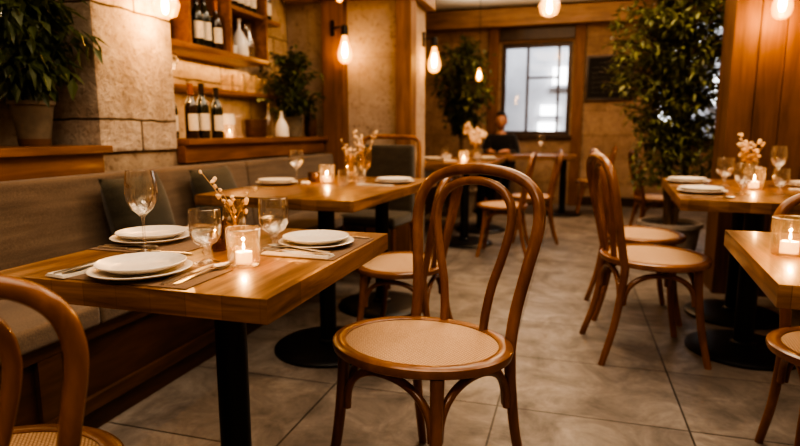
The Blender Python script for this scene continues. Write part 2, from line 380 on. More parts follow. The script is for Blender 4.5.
# timber posts and beams
struct('trim_1', box(B(), -1.985, -1.80, 4.45, 4.549, 0, 2.06, .006), 'post_wood')
struct('trim_2', box(B(), -1.36, -1.235, 4.45, 4.62, 0, 2.06, .006), 'post_wood')
struct('trim_3', box(B(), -2.3, -1.2, 4.40, 5.12, 2.062, 2.34, .008), 'beam_wood')
struct('trim_4', box(B(), -2.2, 2.35, 8.28, 8.499, 2.45, 2.69, .01), 'beam_wood')
struct('trim_5', box(B(), -.03, .10, 8.42, 8.499, 0, 2.455, .006), 'post_wood')
struct('trim_6', box(B(), -1.19, -1.06, 8.42, 8.499, 0, 2.455, .006), 'post_wood')
struct('trim_7', box(B(), -1.05, -.035, 8.44, 8.499, 2.28, 2.455, .006), 'frame')
struct('baseboard_back', box(B(), .102, 2.34, 8.46, 8.499, 0, .12), 'frame')
# windows
def window(n, x0, x1, z0, z1, y, bars, hbars):
    b = B(); t = .055
    for q in ((x0,x0+t,z0,z1),(x1-t,x1,z0,z1),(x0+t,x1-t,z0,z0+t),(x0+t,x1-t,z1-t,z1)): box(b, q[0], q[1], y-.06, y+.06, q[2], q[3], .004)
    root = struct('window_%d' % n, b, 'frame')
    for xb in bars: struct('muntin', box(B(), xb-.018, xb+.018, y-.03, y+.03, z0+t, z1-t), 'frame', root)
    for zb, xa, xc in hbars: struct('muntin', box(B(), xa, xc, y-.025, y+.025, zb-.014, zb+.014), 'frame', root)
    struct('glass_pane', box(B(), x0+t, x1-t, y-.004, y+.004, z0+t, z1-t), 'pane', root)
    struct('window_sill', box(B(), x0-.06, x1+.06, y-.16, y+.06, z0-.05, z0-.001, .005), 'frame', root)
window(2, -1.02, -.06, .98, 2.25, 8.6, (-.66,-.235), ((1.78,-.64,-.25),))
window(3, 1.02, 1.92, .88, 2.5, 8.6, (1.47,), ((1.65,1.07,1.87),))
# small lit window at the end of the left niche
b = B()
for q in ((1.50,1.55,1.18,1.72),(1.95,2.0,1.18,1.72),(1.55,1.95,1.18,1.23),(1.55,1.95,1.67,1.72)): box(b, -2.339, -2.29, q[0], q[1], q[2], q[3], .004)
w1 = struct('window_1', b, 'frame'); struct('glass_pane', box(B(), -2.336, -2.325, 1.55, 1.95, 1.23, 1.67), 'warm_win', w1)
# facade across the street, seen through the windows
b = box(B(), -6, 8, 11.6, 11.9, -.1, 6)
fac = struct('facade', b, 'facade')
for x0, x1, z0, z1 in ((-.42,-.17,1.90,2.22),(-.62,-.30,1.33,1.52),(-.66,-.30,.92,1.20),(1.35,1.75,1.0,1.5),(1.8,2.2,2.2,2.6),(2.3,2.6,1.5,2.0)):
    struct('window', box(B(), x0, x1, 11.52, 11.599, z0, z1), 'daylit', fac)
    struct('sill', box(B(), x0-.05, x1+.05, 11.5, 11.599, z0-.06, z0-.001), 'facade', fac)
struct('street_ground', box(B(), -6, 8, 8.71, 11.6, -.1, 0), 'planter')

# ledges: window-sill height timber on the left wall
def ledge(label, y0, y1, z=.93):
    t = thing('wall_ledge', label, 'ledge', (-2.02, y0, z)); d = y1-y0
    obj('ledge_top', box(B(), -.3, .085, 0, d, 0, .032, .004), 'ledge_wood', t, angle=60)
    obj('fascia', box(B(), .002, .055, .002, d-.025, -.095, -.001, .003), 'ledge_wood', t, angle=60)
ledge('oak ledge carrying the plant in the zinc pot, left of the stone pillar', -.9, 2.085)
ledge('long oak counter ledge under the wine shelves, right of the stone pillar', 2.62, 4.445, .952)

# banquette along the left wall
YB0, YB1 = -.9, 4.44
bq = thing('banquette', 'long grey-brown upholstered banquette with dark panelled wooden base along left wall', 'bench', (0,0,0))
b = B(); box(b, -2.0, -1.545, YB0, YB1, 0, .085)
obj('kick_board', b, 'dark_wood', bq)
b = B(); box(b, -2.0, -1.535, YB0, YB1, .085, .378); obj('front_panel', b, 'dark_wood', bq)
b = B(); box(b, -1.536, -1.515, YB0, YB1, .086, .135, .003); obj('bottom_rail', b, 'rail_wood', bq)
b = B(); box(b, -1.536, -1.515, YB0, YB1, .335, .377, .003); obj('top_rail', b, 'rail_wood', bq)
for ys in (.1, 1.27, 2.45, 3.6): obj('stile', box(B(), -1.536, -1.517, ys, ys+.085, .136, .334, .003), 'rail_wood', bq)
def pad(bm, x0, x1, y0, y1, z0, z1, r): 
    box(bm, x0, x1, y0, y1, z0, z1)
    bmesh.ops.bevel(bm, geom=bm.edges[:], offset=r, segments=4, affect='EDGES', profile=.6)
cuts = (YB0, .1, 1.5, 2.9, YB1)
for y0, y1 in zip(cuts, cuts[1:]):
    b = B(); pad(b, -1.93, -1.49, y0+.001, y1-.001, .379, .452, .018); obj('seat_cushion', b, 'upholstery', bq)
for y0, y1 in zip((YB0, .4, 3.1), (.4, 3.1, YB1)):
    b = B(); pad(b, -.06, .06, y0+.001, y1-.001, 0, .42, .02)
    sh = Matrix.Shear('XY', 4, (0, 0)); 
    for v in b.verts: v.co.x += -1.955 + (.42-v.co.z)*.11; v.co.z += .425
    obj('backrest', b, 'upholstery', bq)

# second banquette beyond the pier
bq2 = thing('banquette', 'dark green upholstered bench beyond the pier in the rear of the room', 'bench', (0,0,0))
obj('base', box(B(), -2.19, -1.72, 5.1, 8.2, 0, .36), 'dark_wood', bq2)
b = B(); pad(b, -2.1, -1.68, 5.1, 8.2, .361, .45, .02); obj('seat_cushion', b, 'dark_uphol', bq2)
b = B(); pad(b, -2.19, -2.05, 5.1, 8.2, .451, .92, .03); obj('backrest', b, 'dark_uphol', bq2)

# throw pillows on the banquette
def pillow(loc, rz, tilt, label, s=.36, h=.30):
    b = B(); n = 14
    vs = {}
    for sgn in (-1, 1):
        for i in range(n+1):
            for j in range(n+1):
                u, v = i/n*2-1, j/n*2-1
                e = max(abs(u), abs(v))
                th = .075*(max(0,1-abs(u)**2.6)**.55)*(max(0,1-abs(v)**2.6)**.55)
                pin = 1-.055*(1-abs(u)**2)*abs(v)**3
                pin2 = 1-.055*(1-abs(v)**2)*abs(u)**3
                vs[sgn,i,j] = b.verts.new((sgn*th, u*s/2*pin2, v*h/2*pin))
        for i in range(n):
            for j in range(n): b.faces.new((vs[sgn,i,j], vs[sgn,i+1,j], vs[sgn,i+1,j+1], vs[sgn,i,j+1]))
    bmesh.ops.remove_doubles(b, verts=b.verts[:], dist=.0005)
    o = obj('throw_pillow', b, 'cushion'); o.location = loc; o.rotation_euler = (0, tilt, rz)
    tag(o, label, 'cushion', 'olive pillows on the banquette')
pillow((-1.80,2.08,.647), .10, -.25, 'olive throw pillow on the banquette directly behind the large wine glass', .40, .385)
pillow((-1.80,2.66,.647), .10, -.25, 'olive throw pillow on the banquette farther along, near the second table', .40, .385)

# ------------------------------------------------------------------ bentwood chairs
def hoop_pts(prof, y0, tilt):
    full = [(-u, v) for u, v in prof] + [(u, v) for u, v in reversed(prof[:-1])]
    return catmull([(u, y0+v*math.sin(tilt), .46+v*math.cos(tilt)) for u, v in full], 5)
OUT = [(.166,-.03),(.166,.03),(.172,.10),(.188,.2),(.202,.28),(.205,.335),(.193,.388),(.163,.425),(.112,.449),(.052,.460),(0,.463)]
INN = [(.068,-.002),(.071,.05),(.083,.13),(.103,.2),(.120,.27),(.126,.32),(.118,.365),(.092,.4),(.048,.420),(0,.426)]
def make_chair(main=False):
    t = thing('bentwood_chair', '', 'chair')
    b = B(); R = .222; EX, EY = (1.12, .90) if main else (1.10, .97)
    SR = Matrix.Translation((-.016,.0,0)) @ Matrix.Rotation(.33, 4, 'Z') if main else Matrix.Identity(4); fx = -.030 if main else 0
    prof = [(R-.034,.447),(R-.034,.458),(R-.026,.4605),(R-.008,.460),(R-.001,.455),(R,.445),(R-.003,.434),(R-.010,.430),(R-.034,.432),(R-.034,.447)]
    lathe(b, prof, 56, (0,.004,.006), EX, EY); bmesh.ops.remove_doubles(b, verts=b.verts[:], dist=.0002); b.transform(SR); obj('seat_frame', b, 'chair_rail', t)
    b = B(); lathe(b, [(0,.4575),(.1,.457),(R-.0345,.4555),(R-.0345,.449),(0,.449)], 56, (0,.004,.006), EX, EY); b.transform(SR); obj('cane_panel', b, 'cane', t)
    b = B(); tube(b, hoop_pts(OUT, .168, .19), .0163, 14); obj('back_hoop', b, 'chair', t)
    b = B(); tube(b, hoop_pts(INN, .182, .13), .0125, 12); obj('inner_hoop', b, 'chair', t)
    feet = []
    for s in (-1, 1):
        p = catmull([(s*.166,.163,.43),(s*.167,.172,.33),(s*.174,.196,.17),(s*.190,.240,0)], 5)
        n = len(p); b = B(); tube(b, p, [.0163-.003*i/(n-1) for i in range(n)], 12); obj('leg', b, 'chair', t)
    for s in (-1, 1):
        p = catmull([(fx+s*.158,-.118,.436),(fx+s*.161,-.124,.33),(fx+s*.172,-.142,.16),(fx+s*.190,-.172,0)], 5)
        n = len(p); b = B(); tube(b, p, [.0178-.0045*i/(n-1) for i in range(n)], 12); obj('leg', b, 'chair', t)
    Lz = lambda s, back, z: Vector((s*(.166 + (.43-z)*.012), .166+(.43-z)*.1, z)) if back else Vector((fx+s*(.158+(.43-z)*.04), -.118-(.43-z)*.08, z))
    for (a, c) in (((-1,0),(1,0)), ((-1,0),(-1,1)), ((1,0),(1,1)), ((-1,1),(1,1))):
        A0, C0 = Lz(*a, .315), Lz(*c, .315); d = (C0-A0)
        inw = Vector((-(A0.x+C0.x)/2, -(A0.y+C0.y)/2, 0)).normalized()*.004 if (A0+C0).length > .1 else Vector((0,0,0))
        pts = []
        for k in range(13):
            th = PI*k/12; f = .5-.45*math.copysign(abs(math.cos(th))**.9, math.cos(th)); z = .268+.134*math.sin(th)**.8
            q = A0 + d*f + inw; q.z = z; pts.append(q)
        b = B(); tube(b, catmull(pts, 4), .0112, 10); obj('brace', b, 'chair', t)
    return t
chair = Proto(make_chair)
big = make_chair(True); big.location = (-.357,1.437,0); big.rotation_euler = (0,0,-.41)
big['label'] = 'honey brown bentwood chair with cane seat, large and in sharp focus beside the nearest table'
chair((-.955,.655,0), PI+.69, 'blurred bentwood chair cropped at the lower left corner, its hoop before the nearest table', None, (.98,.98,.92))
chair((-.745,2.50,0), -PI/2-.03, 'bentwood chair tucked at the second table, seen through the hoop of the large focused chair')
chair((.385,2.83,0), PI/2+.19, 'bentwood chair right of the aisle, nearest of those facing the long right table', None, (1.06,1.10,1))
chair((.39,3.43,0), PI/2+.08, 'bentwood chair half hidden behind the nearest one at the long right table', None, (1.04,1.06,1))
chair((.78,5.75,0), PI/2+.1, 'bentwood chair behind the potted tree and concrete planter')
chair((.80,1.80,0), -.1, 'bentwood chair at the lower right, its hoop rising behind the candle table')
chair((-.55,4.83,0), -PI/2, 'blurred bentwood chair at the third table, its seat seen within the focused hoop')
chair((-.35,5.55,0), -PI/2+.1, 'blurred bentwood chair at the third table, farther one beside the dark window frame')
chair((.25,7.55,0), -PI/2, 'small distant bentwood chair by the back wall below the chalkboard')

# upholstered chair behind the second table
t = thing('upholstered_chair', 'dark upholstered chair with a curved wooden frame, behind the dried flowers on second table', 'chair', (-1.30,3.86,0), -.1)
b = B(); pad(b, -.20, .20, .12, .20, .40, .93, .03); obj('backrest', b, 'dark_uphol', t)
b = B(); pad(b, -.21, .21, -.24, .12, .38, .46, .03); obj('seat', b, 'dark_uphol', t)
b = B(); tube(b, catmull([(.225,.17,.36),(.228,.18,.7),(.225,.2,.9),(.19,.215,.975),(.0,.22,.985),(-.19,.215,.975),(-.225,.2,.9),(-.228,.18,.7),(-.225,.17,.36)], 5), .016, 10); obj('back_frame', b, 'chair', t)
for sx in (-1, 1):
    for yy, y2 in ((-.2,-.22),(.16,.2)):
        b = B(); tube(b, [(sx*.19,yy,.38),(sx*.2,y2,0)], [.018,.013], 10); obj('leg', b, 'chair', t)

# ------------------------------------------------------------------ tables
TZ = .74; TH = .046
def table(label, x0, x1, y0, y1, peds, rb=.25, rc=.038, rz=0):
    cx, cy = (x0+x1)/2, (y0+y1)/2
    t = thing('dining_table', label, 'table', (cx, cy, 0), rz, 'oak pedestal tables')
    obj('tabletop', box(B(), x0-cx, x1-cx, y0-cy, y1-cy, TZ-TH, TZ, .0035), 'table', t, angle=60)
    for px, py in peds:
        px -= cx; py -= cy
        b = B(); lathe(b, [(0,0),(rb,0),(rb,.012),(rb-.012,.022),(rb-.06,.028),(.07,.034),(0,.034)], 48, (px,py,0)); pb = obj('pedestal_base', b, 'black_metal', t)
        b = B(); lathe(b, [(rc+.012,.034),(rc+.012,.044),(rc,.052),(rc,.675),(0,.675)], 28, (px,py,0)); obj('column', b, 'black_metal', t)
        b = B(); box(b, px-.13, px+.13, py-.13, py+.13, .676, TZ-TH-.0005, .002); obj('mounting_plate', b, 'black_metal', t)
table('square oak table on black pedestal, nearest at left, set with three places and a candle', -1.112, -.485, .84, 1.515, [(-.79,1.19)])
table('second oak table along the banquette, behind the nearest one, with lit candle and dried flowers', -1.60, -.815, 2.20, 3.45, [(-1.06,2.44),(-1.06,3.15)], .255, .038, -.05)
table('long oak table on the right before the plank wall, on two black pedestals', .49, 1.45, 2.60, 3.86, [(.83,2.94),(.88,3.53)], .245, .042, -.075)
table('oak table cropped at the right edge with a single candle on it', .405, 1.2, 1.165, 1.82, [(.80,1.46)], .24, .038, -.085)
table('third oak table in the blurred rear with a glowing candle, beside the green bench', -1.66, -.71, 5.05, 6.5, [(-.93,5.22),(-.9,6.0)], .26)
table('farthest oak table under the bright back window where the person sits', -1.25, .05, 7.15, 7.75, [(-.10,7.45),(-1.0,7.45)], .24)

# ------------------------------------------------------------------ tableware
def make_dinner_plate():
    b = B(); lathe(b, [(0,.004),(.055,.004),(.062,.006),(.092,.0135),(.0935,.0125),(.090,.0095),(.062,.001),(.055,0),(0,0)], 48)
    o = obj('dinner_plate', b, 'plate'); tag(o, '', 'plate'); return o
def make_small_plate():
    b = B(); lathe(b, [(0,.005),(.052,.005),(.058,.007),(.081,.0155),(.0825,.0145),(.080,.0115),(.058,.001),(.052,0),(0,0)], 48)
    o = obj('side_plate', b, 'plate'); tag(o, '', 'plate'); return o
dinner = Proto(make_dinner_plate); side = Proto(make_small_plate)
def setting_plates(x, y, z, where, s=1.0):
    dinner((x,y,z), 0, 'larger lower cream plate ' + where, 'lower plates of the place settings', s)
    side((x-.004,y+.006,z+.0086*s), .4, 'smaller upper cream plate ' + where, 'upper plates of the place settings', s)
Z1 = TZ+.0005
def placemat(x0, x1, y0, y1, label):
    o = obj('placemat', box(B(), x0-(x0+x1)/2, x1-(x0+x1)/2, y0-(y0+y1)/2, y1-(y0+y1)/2, 0, .0018, .0005), 'mat'); o.location = ((x0+x1)/2, (y0+y1)/2, TZ+.0002)
    tag(o, label, 'placemat', 'brown placemats')
placemat(-.955,-.655,.852,1.005, 'brown placemat at the front edge of the nearest table')
placemat(-1.108,-.86,1.09,1.40, 'brown placemat at the banquette side of the nearest table')
placemat(-.715,-.493,1.145,1.42, 'brown placemat at the aisle side of the nearest table')
ZM = TZ+.0022
setting_plates(-.812,.925,ZM, 'at the front edge of the nearest table', 1.04)
setting_plates(-1.035,1.225,ZM, 'at the banquette side of the nearest table', 1.06)
setting_plates(-.60,1.29,ZM, 'at the aisle side of the nearest table', 1.0)
setting_plates(-1.53,2.80,TZ+.0005, 'on the left of the second table', 1.2)
setting_plates(-.94,3.06,TZ+.0005, 'on the right of the second table', 1.2)
setting_plates(.585,2.96,TZ+.0005, 'at the near left corner of the long right table', 1.15)
setting_plates(.625,3.54,TZ+.0005, 'at the far left corner of the long right table', 1.2)
setting_plates(1.19,3.42,TZ+.0005, 'at the right end of the long right table', 1.2)
setting_plates(-1.35,5.65,TZ+.0005, 'on the bench side of the third table', 1.4)
setting_plates(-.86,5.9,TZ+.0005, 'on the aisle side of the third table', 1.4)

# cutlery lies along local +y, handle at the origin end
def flat(bm, outline, th=.0016, zf=None):
    """outline: (y, halfwidth, z)"""
    rows = []
    for y, w, z in outline: rows.append([bm.verts.new((-w,y,z)), bm.verts.new((w,y,z)), bm.verts.new((w,y,z+th)), bm.verts.new((-w,y,z+th))])
    for a, c in zip(rows, rows[1:]):
        for k in range(4): bm.faces.new((a[k], a[(k+1)%4], c[(k+1)%4], c[k]))
    bm.faces.new(rows[0]); bm.faces.new(rows[-1][::-1])
def make_knife():
    t = thing('table_knife', '', 'knife')
    b = B(); flat(b, [(0,.004,0),(.01,.0055,0),(.07,.0045,.0005),(.085,.0035,.001)], .003); obj('handle', b, 'steel', t)
    b = B(); flat(b, [(.085,.0035,.001),(.095,.007,.0008),(.14,.0075,.0005),(.165,.005,.0003),(.172,.001,.0003)], .0012); obj('blade', b, 'steel', t)
    return t
def make_fork():
    t = thing('table_fork', '', 'fork')
    b = B(); flat(b, [(0,.003,0),(.012,.006,0),(.06,.003,.003),(.1,.0022,.006),(.115,.005,.005),(.128,.010,.002),(.135,.0105,.0015)], .0018); obj('handle', b, 'steel', t)
    for k in range(4):
        x = (k-1.5)*.0056; b = B(); tube(b, [(x,.134,.0025),(x,.15,.002),(x*.96,.165,.004),(x*.92,.172,.006)], [.0016,.0016,.0014,.0006], 6); obj('tine', b, 'steel', t)
    return t
def make_spoon():
    t = thing('table_spoon', '', 'spoon')
    b = B(); flat(b, [(0,.003,0),(.012,.006,0),(.06,.003,.003),(.105,.0022,.006),(.122,.004,.004)], .0018); obj('handle', b, 'steel', t)
    b = B(); n = 8; prev = None
    for i in range(n+1):
        f = i/n; y = .118+.05*f; w = .0145*math.sin(PI*min(1,max(.03,f))**.85)+.0012
        dep = .006*math.sin(PI*f)
        row = [b.verts.new((w*q, y, .0063-dep*(1-q*q)+.001*q*q)) for q in (-1,-.6,-.2,.2,.6,1)]
        if prev:
            for k in range(5): b.faces.new((prev[k], prev[k+1], row[k+1], row[k]))
        prev = row
    g = bmesh.ops.solidify(b, geom=b.faces[:], thickness=.0012); obj('bowl', b, 'steel', t); return t
knife = Proto(make_knife); fork = Proto(make_fork); spoon = Proto(make_spoon)
def napkin(x, y, rz, w, d, label, z=TZ+.0005):
    b = B()
    for k in range(3): box(b, -w/2+.002*k, w/2-.002*k, -d/2+.001*k, d/2-.003*k, .002*k, .0018+.002*k, .0006)
    o = obj('napkin', b, 'napkin'); o.location = (x,y,z); o.rotation_euler = (0,0,rz); tag(o, label, 'napkin', 'folded cream napkins')
ZT = TZ+.0024
# nearest table, front place
napkin(-.940,.915,-.15,.055,.135, 'cream napkin under two forks, left front of the nearest table', ZM)
fork((-.953,.852,ZM+.0062), -.14, 'silver fork lying on the napkin left of the front plates, outer one', 'cutlery')
fork((-.934,.853,ZM+.0062), -.20, 'silver fork left of the front plates, tines under the plate rim', 'cutlery')
knife((-.712,.862,ZM), .04, 'silver knife right of the front plates on nearest table', 'cutlery')
spoon((-.692,.868,ZM), -.05, 'silver spoon outside the knife, front place of the nearest table', 'cutlery')
# banquette side place
knife((-1.10,1.115,ZM), -PI/2-.03, 'silver knife beside the banquette side plates of nearest table, front one', 'cutlery')
spoon((-1.105,1.14,ZM), -PI/2-.06, 'silver spoon below the banquette side plates of nearest table', 'cutlery')
knife((-1.00,1.105,ZM), -PI/2+.05, 'silver knife end showing behind the wine glass foot', 'cutlery')
napkin(-1.03,1.385,1.45,.04,.12, 'cream napkin behind the banquette side plates of nearest table', ZM)
# aisle side place
napkin(-.592,1.170,1.53,.038,.17, 'cream folded napkin with cutlery, aisle side of the nearest table', ZM)
fork((-.508,1.162,ZM+.0062), PI/2-.06, 'silver fork on the aisle side napkin of nearest table', 'cutlery')
spoon((-.520,1.188,ZM+.0062), PI/2-.1, 'silver spoon on the aisle side napkin, bowl beside the goblet', 'cutlery')
knife((-.503,1.410,ZM), PI/2, 'silver knife at the far side of aisle plates on nearest table', 'cutlery')
# second table
knife((-1.60,2.60,TZ+.0005), -PI/2-.05, 'silver knife before the left plates of second table', 'cutlery')
fork((-1.60,2.575,TZ+.0005), -PI/2-.08, 'silver fork before the left plates of second table', 'cutlery')
napkin(-1.0,2.89,1.5,.06,.2, 'cream napkin before the right plates of second table')
knife((-.89,2.875,TZ+.0066), PI/2, 'silver knife on the napkin of second table', 'cutlery')
napkin(-1.42,2.93,.4,.05,.14, 'crumpled cream napkin behind the left plates of second table')
# long right table
knife((.47,2.83,TZ+.0005), -PI/2-.06, 'silver knife at the near edge of the long right table', 'cutlery')
spoon((.505,2.7452,TZ+.0005), -PI/2-.02, 'silver spoon at the near edge of the long right table', 'cutlery')
fork((.50,3.36,TZ+.0005), -PI/2, 'silver fork between the two left plates of long right table', 'cutlery')
napkin(1.12,3.24,1.5,.06,.18, 'cream napkin at the right end of long right table')
napkin(-1.15,5.6,.3,.12,.2, 'cream napkin on the third table near the candle')

# glasses
def make_wine_glass():
    t = thing('wine_glass', '', 'glass')
    b = B(); lathe(b, [(0,.092),(.012,.094),(.026,.106),(.036,.126),(.039,.148),(.037,.172),(.0325,.198),(.0318,.1985),(.0362,.172),(.0380,.148),(.035,.127),(.025,.108),(.011,.096),(0,.0945)], 32); obj('bowl', b, 'glass', t)
    b = B(); lathe(b, [(0,0),(.033,0),(.034,.001),(.02,.004),(.006,.009),(.0036,.02),(.0034,.07),(.005,.086),(.012,.0935),(0,.0935)], 28); obj('stem', b, 'glass', t)
    return t
def make_goblet(water=True):
    t = thing('water_goblet', '', 'glass')
    b = B(); lathe(b, [(0,.038),(.012,.039),(.024,.047),(.0325,.062),(.0345,.082),(.0335,.104),(.0325,.118),(.0318,.1185),(.0326,.104),(.0335,.082),(.0315,.063),(.023,.049),(.011,.0415),(0,.0405)], 32); obj('bowl', b, 'glass', t)
    b = B(); lathe(b, [(0,0),(.0265,0),(.0275,.0015),(.016,.0045),(.0065,.010),(.0055,.018),(.009,.024),(.0065,.030),(.012,.0385),(0,.0385)], 28); obj('stem', b, 'glass', t)
    b = B(); lathe(b, [(0,.042),(.010,.0425),(.022,.0505),(.0305,.0635),(.032,.075),(0,.075)], 28); obj('water', b, 'water', t)
    return t
def make_tumbler():
    t = thing('tumbler', '', 'glass')
    b = B(); lathe(b, [(0,0),(.027,0),(.029,.003),(.033,.085),(.0322,.0855),(.028,.006),(0,.005)], 28); obj('glass_wall', b, 'glass', t)
    return t
wine = Proto(make_wine_glass); goblet = Proto(make_goblet); tumbler = Proto(make_tumbler)
wine((-.955,1.105,Z1), 0, 'tall stemmed wine glass on the nearest table', None, (.93,.93,.97))
goblet((-.745,1.045,Z1), 0, 'water goblet left of the candle on the nearest table')
goblet((-.675,1.215,Z1), 0, 'water goblet right of the candle on the nearest table', None, 1.06)
wine((-1.46,2.90,Z1), 0, 'short stemmed wine glass on the second table', None, (1.15,1.15,.92))
tumbler((-1.165,2.86,Z1), 0, 'clear tumbler beside the votive candle on second table', None, .95)
tumbler((-1.115,2.98,Z1), 0, 'clear tumbler before the dried flowers on second table, right one', None, 1.0)
goblet((.765,3.36,Z1), 0, 'water goblet behind the plates at the left of long right table', None, 1.25)
goblet((.745,2.93,Z1), 0, 'water goblet in front of the candle on the long right table', None, 1.2)
goblet((.905,2.97,Z1), 0, 'water goblet at the right on the long right table', None, 1.0)
wine((1.03,3.45,Z1), 0, 'wine glass behind the votive candle on the long right table', None, 1.05)
goblet((-1.15,5.35,Z1), 0, 'blurred goblet left of the glowing candle on the third table', None, 1.1)
goblet((-.83,5.35,Z1), 0, 'blurred goblet right of the glowing candle on the third table', None, 1.1)
wine((-.38,7.4,Z1), 0, 'small wine glass on the farthest table against the bright window', None, 1.3)

# candles in glass holders
def make_holder():
    t = thing('candle_holder', '', 'candle holder')
    b = B(); lathe(b, [(0,0),(.031,0),(.033,.003),(.0365,.078),(.0365,.080),(.0352,.080),(.0345,.078),(.0315,.007),(0,.006)], 36); obj('glass_wall', b, 'votive', t)
    b = B(); lathe(b, [(.0348,.0785),(.0362,.0800),(.0372,.0790),(.0362,.0775),(.0348,.0785)], 36); obj('rim', b, 'glass', t)
    return t
def make_candle():
    t = thing('candle', '', 'candle')
    b = B(); lathe(b, [(0,0),(.0165,0),(.0172,.001),(.0172,.021),(.0165,.0225),(.012,.021),(0,.0205)], 28); obj('wax', b, 'wax', t)
    b = B(); tube(b, [(0,0,.020),(.0004,0,.026),(.001,0,.029)], .0008, 6); obj('wick', b, 'wick', t)
    b = B(); lathe(b, [(0,.0255),(.0020,.028),(.0027,.031),(.0021,.0355),(.0009,.040),(0,.043)], 14); obj('flame', b, 'flame', t)
    return t
holder = Proto(make_holder); cand = Proto(make_candle)
def votive(x, y, where, s=1.0, e=.45):
    holder((x,y,Z1), 0, 'clear glass candle holder ' + where, 'glass candle holders', s)
    cand((x,y,Z1+.0065*s), 0, 'small lit cream candle inside the glass holder ' + where, 'lit candles', s)
    light('POINT', (x, y, Z1+.053*s), e, (1,.52,.18), .003, name='candle_light')
votive(-.66,1.055, 'in the middle of the nearest table', 1.0, .55)
votive(-1.295,2.94, 'on the second table', 1.25, .9)
votive(.865,3.22, 'on the long right table', 1.35, .9)
votive(.487,1.50, 'on the table at the right edge', 1.10, .55)
votive(-.95,5.25, 'glowing in blur on the third table', 1.4, 1.6)
b = B(); lathe(b, [(0,0),(.017,0),(.019,.003),(.019,.05),(.012,.062),(.012,.07),(.0112,.07),(.0112,.061),(.0178,.049),(.0178,.005),(0,.004)], 24)
o = obj('amber_jar', b, 'amber'); o.location = (-.80,1.175,Z1); tag(o, 'little amber glass jar behind the left goblet on the nearest table', 'jar')
b = B(); lathe(b, [(0,0),(.034,0),(.036,.004),(.036,.05),(.033,.055),(0,.055)], 24)
o = obj('dark_pot', b, 'dark_bowl'); o.location = (-1.40,3.0,Z1); tag(o, 'small dark lidded pot beside the votive candle on second table', 'pot')
b = B(); lathe(b, [(0,0),(.04,0),(.05,.02),(.052,.06),(.05,.06),(.047,.02),(0,.006)], 24)
o = obj('sugar_bowl', b, 'white_ceramic'); o.location = (-1.22,5.75,Z1); tag(o, 'small blurred white bowl on the third table', 'bowl')

# stem vases with dried twigs
def make_vase():
    t = thing('stem_vase', '', 'vase')
    b = B(); lathe(b, [(0,.028),(.012,.031),(.024,.048),(.029,.072),(.0285,.096),(.0265,.118),(.0255,.118),(.0275,.096),(.028,.072),(.023,.049),(.011,.034),(0,.031)], 28); obj('bowl', b, 'vase_glass', t)
    b = B(); lathe(b, [(0,0),(.026,0),(.027,.0015),(.012,.004),(.005,.009),(.005,.02),(.011,.0295),(0,.0295)], 24); obj('stem', b, 'vase_glass', t)
    return t
vase = Proto(make_vase)
def twigs(x, y, z, s, seed, label, n=5, stems_dir=None, buds=10, group='dried twigs in vases', br=.006):
    R = random.Random(seed); t = thing('dried_twigs', label, 'dried flowers', (x,y,z), 0, group)
    for i in range(n):
        if stems_dir: dx, dy, h = stems_dir[i]
        else: a = R.random()*2*PI; k = R.uniform(.2,.55); dx, dy, h = math.cos(a)*k*.1, math.sin(a)*k*.1, R.uniform(.11,.17)
        pts = catmull([Vector(p)*s for p in ((-dx*.10,-dy*.10,.012),(dx*.12,dy*.12,h*.35),(dx*.5+R.uniform(-.008,.008),dy*.5,h*.7),(dx,dy,h))], 4)
        b = B(); tube(b, pts, [.0022*s*(1-.6*j/(len(pts)-1)) for j in range(len(pts))], 6); st = obj('twig', b, 'twig', t)
        b = B()
        for j in range(buds):
            f = .55+.45*j/max(1,buds-1); p = pts[min(len(pts)-1, int(f*(len(pts)-1)))]
            c = p+Vector((R.uniform(-1,1),R.uniform(-1,1),R.uniform(-.6,1)))*.011*s
            tube(b, [p, c], .0008*s, 5)
            r = br*s*R.uniform(.6,1.15)
            m = Matrix.Translation(c) @ Matrix.Rotation(R.random()*3, 4, 'X') @ Matrix.Diagonal((r, r*.8, r*1.15, 1))
            bmesh.ops.create_icosphere(b, subdivisions=1, radius=1, matrix=m)
        obj('blossom', b, 'bud', st)
    return t
vase((-.775,1.205,Z1), 0, 'amber tinted stem vase behind the candle on the nearest table', 'stem vases', (1,1,1.0))
# twig directions: camera-left is -x mostly
twigs(-.775,1.205,Z1+.034, 1, 3, 'dried blossom twigs in the vase on the nearest table', 4, [(-.062,-.03,.148),(-.045,-.012,.125),(.038,.02,.115),(-.02,.02,.085)], 5, br=.0065)
vase((-1.20,3.06,Z1), 0, 'stem vase with dried flowers on the second table, front one', 'stem vases', 1.3)
vase((-1.20,3.28,Z1), 0, 'stem vase with dried flowers on the second table, rear taller one', 'stem vases', 1.6)
twigs(-1.20,3.06,Z1+.045, 1.15, 5, 'dried flowers in the front vase on second table', 5, None, 6)
twigs(-1.20,3.28,Z1+.055, 1.45, 6, 'dried flowers in the rear vase on second table', 7, None, 7)
vase((.88,3.40,Z1), 0, 'stem vase behind the candle on the long right table', 'stem vases', 1.6)
twigs(.88,3.40,Z1+.055, 1.35, 8, 'dried flowers in the vase on the long right table', 7, None, 8, br=.008)
vase((-.93,5.75,Z1), 0, 'stem vase on the third table behind the glowing candle', 'stem vases', 1.5)
twigs(-.93,5.75,Z1+.052, 1.9, 9, 'pale dried flowers on the third table behind the glowing candle', 9, None, 10, br=.014)

